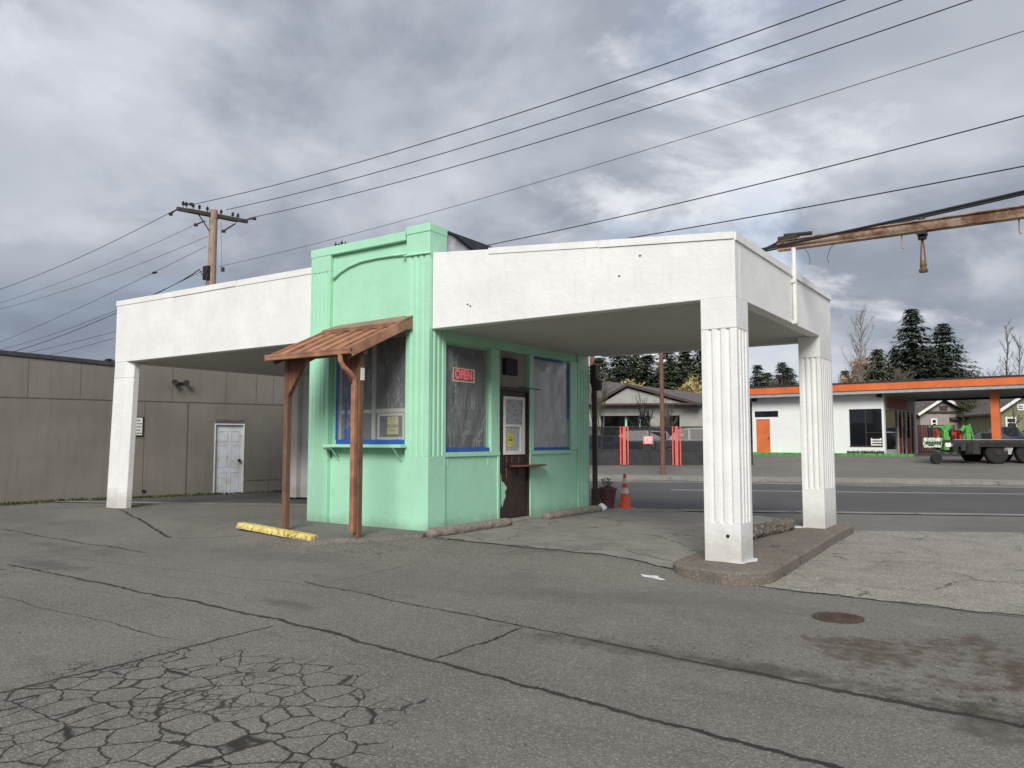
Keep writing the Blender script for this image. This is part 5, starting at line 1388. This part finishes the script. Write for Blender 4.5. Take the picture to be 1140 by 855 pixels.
# ------------------------------------------------------------------ orange station across the road
ST = Frame((838-570)/854.3*47, 47, radians(-40))
zs = .70
SE = empty('orange_station', ST.loc(zs), 'old filling station with orange roof edge and bright white wall', 'building', ST.rot())
WLEN = ST.x(985); WH = 3.42; SD = 7.4
def stx(px): return ST.x(px)
def stz(px, py): return ST.z(px, py)-zs
d0, d1 = stx(842), stx(857.5); dz = stz(850,467)
wz0, wz1 = stz(965,496.5), stz(965,455.5); wx0, wx1 = stx(946), stx(982.5)
k = MB(); k.box(0,d0,0,.2,-.3,WH); k.box(d0,d1,0,.2,dz+.0,WH) ; k.box(d1,wx0,0,.2,-.3,WH); k.box(wx0,wx1,0,.2,-.3,wz0); k.box(wx0,wx1,0,.2,wz1,WH); k.box(wx1,WLEN,0,.2,-.3,WH)
k.box(0,.2,.2,SD,-.3,WH); k.box(.2,WLEN,SD-.2,SD,-.3,WH)
k.build('wall', M['stwhite'], SE, local=True)
k = MB(); k.box(d0+.02,d1-.02,.05,.1,-.3,dz-.02); odr = k.build('door', M['orange'], SE, local=True)
k = MB(); k.box(d1-.15,d1-.10,.02,.05,.95,1.05); k.build('handle', M['black'], odr, local=True)
k = MB(); k.box(d0-.05,stx(867),-.02,-.001,stz(850,464.5),stz(850,458)); k.build('transom', M['darkglass'], SE, local=True)
k = MB(); k.box(wx0,wx1,.08,.1,wz0,wz1); win = k.build('window', M['darkglass'], SE, local=True)
k = MB(); mx_ = stx(964)
k.box(mx_-.02,mx_+.02,.05,.079,wz0,wz1); k.box(mx_+.02,wx1,.05,.079,(wz0*.65+wz1*.35),(wz0*.65+wz1*.35)+.03); k.box(wx0,wx1,-.03,.05,wz0-.06,wz0); k.build('mullion', M['trimbrown'], win, local=True)
# window sign
k = MB(); k.box(stx(969.5),stx(981.5),.02,.05,wz0+.02,wz0+(stz(975,487.5)-stz(975,496)))
so = k.build('window_sign', M['trimwhite'], None, local=True); so.location = SE.location; so.rotation_euler = SE.rotation_euler
tag(so, 'small white sign in the corner of the dark station window', 'sign')
k = MB(); x0 = stx(971)
for r_, (a, b2) in enumerate(((0,.5),(0,.62),(0,.4))): k.box(x0,x0+b2,.012,.019,wz0+.10+r_*.14,wz0+.16+r_*.14)
k.build('print', M['screen2'], so, local=True)
# glazed side
k = MB(); k.box(WLEN-.12, WLEN-.08, .2, SD-.6, .35, 2.55); k.build('window', M['darkglass'], SE, local=True)
k = MB(); k.box(WLEN-.13, WLEN-.02, .2, 3.0, -.3, .35); k.box(WLEN-.13,WLEN-.02,.2,SD-.2,2.56,WH); k.build('side_wall', plain('pale grey wall', (.42,.42,.40), .7), SE, local=True)
k = MB()
for y in (.22, 3.0, 3.9, 4.8, 5.9, 6.8): k.box(WLEN-.07,WLEN+.0,y,y+.10,-.2,2.56)
for z in (1.3,): k.box(WLEN-.07,WLEN-.02,.33,2.98,z,z+.04)
build_split(k, 'mullion', M['offwhite'], SE, local=True)
for y0_, y1_ in ((3.12,3.88),(4.92,5.88)):
    k = MB(); k.box(WLEN-.06,WLEN-.01,y0_,y1_,-.2,1.0); k.box(WLEN-.06,WLEN-.01,y0_,y0_+.12,1.0,2.3); k.box(WLEN-.06,WLEN-.01,y1_-.12,y1_,1.0,2.3); k.build('red_door', M['redpaint'], SE, local=True)
k = MB(); k.box(WLEN-.018,WLEN+.01,.8,SD-2.2,2.68,3.30); k.build('red_sign_panel', plain('dull red panel', (.33,.07,.035), .6), SE, local=True)
k = MB(); k.box(WLEN-.2,WLEN+.02,SD-.5,SD-.2,-.3,WH); k.build('corner_post', M['offwhite'], SE, local=True)
# roof slab: white soffit, orange edge
RX0, RX1, RY0, RY1 = -.35, 22.0, -.8, 7.8
rz0 = 3.62
k = MB(); k.box(RX0+.06,RX1-.06,RY0+.06,RY1-.06,WH+.002,WH+.25); k.build('soffit', plain('grey soffit', (.36,.37,.38), .7), SE, local=True)
k = MB(); k.box(RX0,RX1,RY0,RY0+.055,WH+.19,WH+.58); k.box(RX0,RX0+.055,RY0+.056,RY1,WH+.19,WH+.58); k.box(RX1-.055,RX1,RY0+.056,RY1,WH+.19,WH+.58); k.build('fascia', M['orange'], SE, local=True)
k = MB(); k.box(RX0-.04,RX1+.04,RY0-.04,RY1,WH+.585,WH+.66); k.build('roof', M['roofcap'], SE, local=True)
k = MB(); k.box(RX0+.06,RX1-.06,RY1-.3,RY1-.061,WH-.12,WH+.0); k.build('rear_beam', M['roofcap'], SE, local=True)
# canopy columns
for px in (1108.5,):
    x = stx(px); k = MB(); k.box(x-.19,x+.19,.2,.58,-.5,WH-.0); k.build('column', M['orange'], SE, local=True)
k = MB(); k.box(19.5,19.9,.2,.58,-.5,WH); k.build('column', M['orange'], SE, local=True)
# wall lamps
for px in (849, 979):
    x = stx(px) if px > 900 else .1
    k = MB(); k.box(x-.02,x+.22,-.25,-.001,WH-.18,WH-.02); k.build('wall_lamp', M['black'], SE, local=True)
# green kerb
k = MB(); k.box(-.2, WLEN+1.5, -.55, -.003, -.4, .14)
gk = k.build('green_kerb', M['green'], None, local=True); gk.location = SE.location; gk.rotation_euler = SE.rotation_euler
tag(gk, 'bright green painted kerb along the white station wall', None, None, 'structure')
k = MB(); random.seed(8)
for i in range(260):
    x = rnd(stx(944), WLEN); y = rnd(-.3,-.05); s_ = .07
    k.add([(x,y,.14),(x+rnd(-s_,s_),y+rnd(-s_,s_),.14+rnd(.04,.2)),(x+rnd(-s_,s_),y+rnd(-s_,s_),.14+rnd(0,.12))],[(0,1,2)])
go = k.build('planting', M['conifer'], None, local=True); go.location = SE.location; go.rotation_euler = SE.rotation_euler
tag(go, 'row of dark low plants under the station window', 'plants', None, 'stuff')
# things on far roof line: low brown building behind
XB, YB_, zB = ground_at(1062, 62)
BB = empty('brown_roofed_building', (XB,YB_,zB), 'low building with rusty brown roof edge just above the orange roof', 'building', YAW)
k = MB(); k.box(-4.5,5.5,0,6,0,5.0); k.build('wall', M['shingle'], BB, local=True)
k = MB(); k.box(-5,6,-.3,6.3,5.0,5.3); k.build('roof', plain('rusty brown roofing', (.14,.075,.05), .8), BB, local=True)

# ------------------------------------------------------------------ tow truck
TRD = 33.3
TF = Frame((1120-570)/854.3*TRD, TRD, radians(-2))
tgz = gz(*TF.world(0,0))
TE = empty('flatbed_truck', TF.loc(tgz), 'green flatbed tow truck with lift gear at its rear, parked before the orange column', 'truck', TF.rot())
def tx(px): return TF.x(px)
def tz(px, py): return TF.z(px, py)-tgz
dzk = tz(1100,490)
k = MB(); k.box(tx(1062), tx(1048)+8.5, .012, 2.4, dzk-.03, dzk+.03); k.build('deck', plain('worn deck steel', (.42,.42,.44), .4, .5, .2), TE, local=True)
k = MB(); k.box(tx(1050), tx(1048)+8.5, -.01, .01, dzk-.16, dzk+.0); k.box(tx(1050), tx(1061.8), .011, .35, dzk-.10, dzk-.02); k.build('side_rail', M['darkmetal'], TE, local=True)
k = MB(); k.box(tx(1060), tx(1048)+8.5, .02, .10, dzk-.30, dzk-.105); k.box(tx(1062), tx(1048)+8.5, .7, .9, dzk-.50, dzk-.11); k.box(tx(1062), tx(1048)+8.5, 1.5, 1.7, dzk-.5, dzk-.11)
k.box(tx(1075),tx(1092),.05,.6,dzk-.62,dzk-.31); k.build('chassis', M['black'], TE, local=True)
for x in (tx(1112), tx(1112)+1.30, tx(1112)+5.6):
    for y in (.25, 2.1):
        w = MB(); R = .49; w.lathe((x,y,R), [(0,-.15),(R*.88,-.15),(R,-.10),(R,.10),(R*.88,.15),(0,.15)], 24, 'y'); wh = w.build('wheel', M['rubber'], TE, local=True)
        q_ = MB(); q_.lathe((x,y-.152,R), [(0,-.03),(R*.25,-.03),(R*.3,.0),(R*.58,.01),(R*.58,.02),(0,.02)], 18, 'y'); q_.build('rim', M['darkmetal'], wh, local=True)
k = MB(); x = tx(1124); k.prism([(x-.26,.42),(x+.10,.42),(x+.30,1.02),(x-.05,1.02)], .10, .13, axis='y'); k.box(x-.45,x-.1,.08,.11,.98,1.02); k.build('mud_flap', plain('pale mud flap', (.38,.38,.36), .6), TE, local=True)
# rear gear
k = MB(); xx = tx(1046)
k.box(tx(1030), tx(1049), .1, .16, tz(1040,497)-.05, tz(1040,497)+.05); k.box(tx(1030), tx(1049), .1, .16, tz(1040,488)-.12, tz(1040,488)+.02)
for i in range(7):
    x = tx(1031)+i*.115; k.bar((x,.13,tz(1040,497)),(x+.06,.13,tz(1040,488)),.035,.05)
k.box(tx(1030),tx(1050),.17,.2,tz(1040,497),tz(1040,489)); k.build('tail_rack', plain('pale painted rack', (.50,.62,.46), .5, 0, .6, 9), TE, local=True)
k = MB(); k.box(tx(1031),tx(1049),.085,.098,tz(1040,494),tz(1040,492.5)); k.box(tx(1035),tx(1041),.08,.097,tz(1040,496.5),tz(1040,495)); k.build('light_bar', M['black'], TE, local=True)
k = MB()
k.box(tx(1051), tx(1056.5), .0, .4, tz(1053,501), tz(1053,481)); k.bar((tx(1053),.2,tz(1053,481)),(tx(1062),.2,tz(1062,474)),.14,.16); k.bar((tx(1053),.2,tz(1053,484)),(tx(1060),.2,tz(1060,489)),.12,.12)
k.bar((tx(1051),.2,tz(1053,478)),(tx(1057),.2,tz(1053,474)),.12,.12)
k.box(tx(1076), tx(1081), .0, .25, dzk+.03, tz(1079,474)); k.bar((tx(1081),.1,tz(1080,472)),(tx(1085),.1,dzk+.03),.06,.08); k.bar((tx(1076),.1,tz(1076,474)),(tx(1072),.1,tz(1072,480)),.10,.12); k.bar((tx(1074),.1,dzk+.05),(tx(1080),.1,tz(1080,476)),.08,.08)
k.box(tx(1060), tx(1078), 1.9, 2.0, tz(1068,474)-.04, tz(1068,474)+.02)
build_split(k, 'lift_arm', M['green'], TE, local=True)
k = MB(); k.box(tx(1058), tx(1070), .9, 1.6, dzk+.03, dzk+.32); k.box(tx(1066), tx(1072), .5, .9, dzk+.03, tz(1068,481)); k.tube([(tx(1046),.3,tz(1046,478)),(tx(1049),.3,tz(1046,484)),(tx(1047),.3,tz(1046,490))],.06,6); k.build('winch', M['redpaint'], TE, local=True)
k = MB(); k.box(tx(1059), tx(1064), .3, .8, dzk+.03, tz(1060,481)); k.tube([(tx(1040),.4,tz(1040,476)),(tx(1041),.4,tz(1040,488))],.08,8); k.tube([(tx(1046),.6,tz(1040,474)),(tx(1045),.6,tz(1040,488))],.05,8)
k.box(tx(1056),tx(1074),1.0,1.1,tz(1060,479),tz(1060,476)); k.build('tool_box', M['black'], TE, local=True)
random.seed(14)
for i in range(7):
    k = MB(); xa = rnd(tx(1040), tx(1072)); k.tube([(xa,rnd(-.05,.5),dzk+rnd(-.35,.1)),(xa+rnd(-.2,.3),rnd(-.05,.5),dzk+rnd(-.5,.5)),(xa+rnd(.1,.6),rnd(0,.5),dzk+rnd(-.3,.55))],.035,6); k.build('hose', M['black'], TE, local=True)
for i in range(4):
    k = MB(); xa = tx(1060)+i*.28+rnd(0,.1); k.box(xa,xa+rnd(.15,.34),-.005,.5,dzk-rnd(.45,.62),dzk-.17); k.build('tool_locker', M['darkmetal'] if i % 2 else M['black'], TE, local=True)
k = MB(); k.box(tx(1052),tx(1058),-.03,-.005,dzk-.30,dzk-.12); k.build('number_plate', M['trimwhite'], TE, local=True)
k = MB(); k.box(tx(1073),tx(1076),.3,.8,dzk+.03,dzk+.45); k.build('bracket', M['redpaint'], TE, local=True)
k = MB(); k.bar((tx(1041),.5,tz(1040,500)),(tx(1060),.5,tz(1060,505)),.12,.10); k.bar((tx(1060),.5,tz(1060,505)),(tx(1090),.5,tz(1090,503)),.12,.12); k.bar((tx(1062),.4,tz(1062,499)),(tx(1086),.4,tz(1086,504)),.06,.06); k.box(tx(1058),tx(1064),.0,.1,tz(1060,497),tz(1060,492)) ; k.build('underlift', M['steel'], TE, local=True)
k = MB(); k.lathe((tx(1048),.5,.22),[(0,-.1),(.22,-.1),(.22,.1),(0,.1)],14,'y'); k.build('dolly_wheel', M['rubber'], TE, local=True)
# cab (outside the picture to the right)
k = MB(); cx0 = tx(1048)+8.6; k.hexa([(cx0,.05,.6),(cx0+3.2,.05,.6),(cx0+3.2,2.35,.6),(cx0,2.35,.6),(cx0,.1,2.75),(cx0+1.5,.2,2.75),(cx0+1.5,2.2,2.75),(cx0,2.3,2.75)]); k.build('cab', M['green'], TE, local=True, bevel=.05)
tag(TE, 'flatbed tow truck with bright green lift gear parked before the orange column')

# houses behind
def house(px0, px1, pxp, pyp, pye, D, wallm, label, winpx, name='house', th=-6):
    F = Frame((px0-570)/854.3*D, D, radians(th)); g0 = gz(*F.world(0,0)); e = empty(name, F.loc(g0), label, 'house', F.rot())
    x1 = F.x(px1); xp = F.x(pxp); ze_ = F.z(px0,pye)-g0; zp_ = F.z(pxp,pyp)-g0
    k = MB(); k.prism([(0.3,0),(x1-.3,0),(x1-.3,ze_),(xp,zp_-.15),(.3,ze_)], 0, 8, axis='y'); k.build('wall', wallm, e, local=True)
    k = MB()
    for a, b2 in (((-.0,ze_-.1),(xp,zp_)),((x1,ze_-.1),(xp,zp_))):
        k.add([(a[0],-.5,a[1]),(b2[0],-.5,b2[1]),(b2[0],8.4,b2[1]),(a[0],8.4,a[1]),(a[0],-.5,a[1]+.14),(b2[0],-.5,b2[1]+.14),(b2[0],8.4,b2[1]+.14),(a[0],8.4,a[1]+.14)],[(0,1,2,3),(4,5,6,7),(0,1,5,4),(1,2,6,5),(2,3,7,6),(3,0,4,7)])
    k.build('roof', M['shingle'], e, local=True)
    k = MB(); k.bar((-.05,-.53,ze_-.02),(xp,-.53,zp_+.08),.05,.20); k.bar((x1+.05,-.53,ze_-.02),(xp,-.53,zp_+.08),.05,.20); k.build('barge_board', M['trimwhite'], e, local=True)
    for (a,b2,c,d2) in winpx:
        x0, x1_, z0, z1 = F.x(a), F.x(b2), F.z(a,d2)-g0, F.z(a,c)-g0
        k = MB(); k.box(x0,x1_,-.06,-.001,z0,z1); w = k.build('window', M['trimwhite'], e, local=True)
        k = MB(); k.box(x0+.12,x1_-.12,-.075,-.061,z0+.12,(z0+z1)/2-.04); k.box(x0+.12,x1_-.12,-.075,-.061,(z0+z1)/2+.04,z1-.12); k.build('pane', M['darkglass'], w, local=True)
    return e, F, g0
hA, FA, gA = house(1021, 1083, 1050, 444.5, 462, 62, M['pinkgray'], 'pinkish grey gabled house seen under the orange canopy', [(1037,1044,466,477)])
k = MB(); zA = FA.z(1050,459)-gA; k.box(.3, FA.x(1083)-.3, -.12, -.005, zA-.08, zA+.08); k.box(FA.x(1047),FA.x(1056),-.05,-.003,FA.z(1050,457)-gA,FA.z(1050,452)-gA); k.box(FA.x(1058),FA.x(1078),-.3,-.003,FA.z(1060,468)-gA,FA.z(1060,465)-gA); k.build('trim_band', M['trimbrown'], hA, local=True)
hB, FB, gB = house(1106, 1185, 1145, 437, 461, 56, M['olive'], 'olive green gabled house at the right edge', [(1120,1132.5,464.5,477),(1133.5,1142,450,457)])
k = MB()
for i in range(26): k.box(.31, FB.x(1185)-.31, -.012, -.002, .3+i*.17, .315+i*.17)
k.build('siding_shadow_line', plain('shadow olive', (.12,.12,.06), .9), hB, local=True)  # shadow under each siding board, put in as darker olive strips
# low hedge / car line between
k = MB(); random.seed(77)
F_ = Frame((1080-570)/854.3*52, 52, 0)
for i in range(5000):
    x = rnd(0, 9); y = rnd(0,1.2); zz = rnd(.2,1.3+.3*sin(x*1.7)); X, Y = F_.world(x, y); g0 = gz(X,Y); s_ = .12
    k.add([(X,Y,g0+zz),(X+rnd(-s_,s_),Y+rnd(-s_,s_),g0+zz+rnd(-s_,s_)),(X+rnd(-s_,s_),Y+rnd(-s_,s_),g0+zz+rnd(-s_,s_))],[(0,1,2)])
tag(k.build('hedge', M['moss'], org=F_.loc(gz(*F_.world(0,0)))), 'low green hedge behind the truck before the houses', 'hedge', None, 'stuff')
# dark fence panel left of station
k = MB(); F2 = Frame((836.5-570)/854.3*49, 49, radians(-9)); g0 = gz(*F2.world(0,0)); k.box(-1.1,-.05,0,.08,g0-.2,g0+3.1)
fo = k.build('boundary_fence', M['black'], None, local=True); fo.location = F2.loc(0); fo.rotation_euler = (0,0,F2.rot()); tag(fo, 'tall black fence panel against the left end of the orange station', 'fence')
# red slat fence behind corner of station
k = MB(); F3 = Frame((1022-570)/854.3*52, 52, 0); g0 = gz(*F3.world(0,0)); 
for i in range(16): k.box(i*.16, i*.16+.13, 0, .03, g0, g0+1.9)
fo = k.build('slat_fence', plain('dark red wood', (.10,.025,.02), .8), None, local=True); fo.location = F3.loc(0); fo.rotation_euler = (0,0,F3.rot()); tag(fo, 'dark red slat fence beside the orange station corner', 'fence')

# ------------------------------------------------------------------ far wooded ridge
k = MB(); random.seed(91)
def ridge(D, x0, x1, hgt, n, s_):
    for i in range(n):
        xc = rnd(x0, x1); d = D+rnd(0, 40); X, Y = CF(xc, d); g0 = gz(X,Y); top_ = hgt*(.7+.3*sin(xc*.05)*cos(xc*.021+2))
        zz = g0+rnd(0,top_)
        k.add([(X-s_*rnd(.3,1),Y,zz),(X+s_*rnd(.3,1),Y+rnd(-s_,s_),zz),(X+rnd(-s_,s_)*.3,Y,zz+s_*rnd(.8,2.2))],[(0,1,2)])
ridge(170, -260, 260, 7, 14000, 1.1)
tag(k.build('far_woodland', M['conifer2']), 'low dark wooded ridge on the horizon behind everything', 'woodland', None, 'stuff')

# ------------------------------------------------------------------ light and sky
SUN_AZ = (0.42, -0.91)   # direction towards the sun in plan
EL = radians(34)
az = math.atan2(SUN_AZ[0], SUN_AZ[1])   # from +Y, clockwise towards +X
sd = bpy.data.lights.new('sun', 'SUN'); sd.energy = 2.45; sd.angle = radians(28); sd.color = (1.0, .965, .905)
so_ = bpy.data.objects.new('sun', sd); COL.objects.link(so_)
import mathutils
v = mathutils.Vector((-SUN_AZ[0]*cos(EL), -SUN_AZ[1]*cos(EL), -sin(EL)))
so_.rotation_euler = v.to_track_quat('-Z', 'Y').to_euler(); so_.location = (5,-8,12)
W = bpy.data.worlds.new('World'); S.world = W; W.use_nodes = True
nt = W.node_tree; g = N(nt); bg = nt.nodes['Background']
sky = g.n('ShaderNodeTexSky', sky_type='NISHITA'); sky.sun_disc = False; sky.sun_elevation = EL; sky.sun_rotation = az
sky.air_density = 1.0; sky.dust_density = 2.0
d = g.co('Generated')
sep = g.n('ShaderNodeSeparateXYZ'); nt.links.new(d, sep.inputs[0])
zc = g.math('ADD', g.math('ABSOLUTE', sep.outputs[2]), .42)
cmb = g.n('ShaderNodeCombineXYZ')
nt.links.new(g.math('DIVIDE', sep.outputs[0], zc), cmb.inputs[0]); nt.links.new(g.math('DIVIDE', sep.outputs[1], zc), cmb.inputs[1]); nt.links.new(g.math('MULTIPLY', sep.outputs[2], 1.1), cmb.inputs[2])
uv = cmb.outputs[0]
right = g.math('ADD', g.math('MULTIPLY', sep.outputs[0], .824), g.math('MULTIPLY', sep.outputs[1], .566))
n1 = g.noise(uv, 1.5, 7, .55, .25); n2 = g.noise(uv, 3.2, 8, .58, .35); n3 = g.noise(uv, .9, 4, .5, .2)
K = 1/.10
def kc(c, k_=.68): return tuple(v*K*k_ for v in c)
base = g.mix(g.smooth(n1, .38, .60), kc((.31,.345,.418)), kc((.69,.72,.79)))
base = g.mix(g.smooth(n2, .50, .72, 0, .55), base, kc((.92,.94,.98)))
base = g.mix(g.smooth(n3, .46, .62, 0, .60), base, kc((.275,.31,.38)))
low = g.smooth(sep.outputs[2], .04, .42, 1, 0); lf = g.smooth(right, -.75, .10, 1, 0)
base = g.mix(g.math('MULTIPLY', g.math('MULTIPLY', low, lf), .60), base, kc((.165,.205,.28)))
hz = g.smooth(sep.outputs[2], .0, .16, 1, 0)
base = g.mix(g.math('MULTIPLY', hz, .30), base, kc((.42,.475,.56)))
brk = g.math('MULTIPLY', g.smooth(g.noise(uv, 2.1, 7, .58, .4), .52, .66), g.smooth(right, -.35, .2))
base = g.mix(g.math('MULTIPLY', brk, .8), base, kc((.93,.95,1.0)))
blue = g.math('MULTIPLY', g.smooth(g.noise(uv, 1.9, 5, .5, .3), .60, .72), .30)
fin = g.mix(blue, base, sky.outputs[0])
nt.links.new(fin, bg.inputs['Color']); bg.inputs['Strength'].default_value = .10

cam_d = bpy.data.cameras.new('camera'); cam_o = bpy.data.objects.new('camera', cam_d); COL.objects.link(cam_o)
cam_o.location = (0,0,EYE); cam_o.rotation_euler = (radians(90)+PITCH, 0, YAW)
cam_d.sensor_width = 36; cam_d.lens = FPX/1140*36; cam_d.clip_start = .05; cam_d.clip_end = 3000
S.camera = cam_o
S.view_settings.view_transform = 'Standard'; S.view_settings.look = 'None'; S.view_settings.exposure = 0.55; S.view_settings.gamma = 1
try: S.view_settings.use_curve_mapping = False
except Exception: pass
S.render.engine = 'CYCLES'
S.cycles.use_denoising = True
S.cycles.max_bounces = 6; S.cycles.diffuse_bounces = 3; S.cycles.glossy_bounces = 3; S.cycles.transparent_max_bounces = 12
S.cycles.caustics_reflective = False; S.cycles.caustics_refractive = False
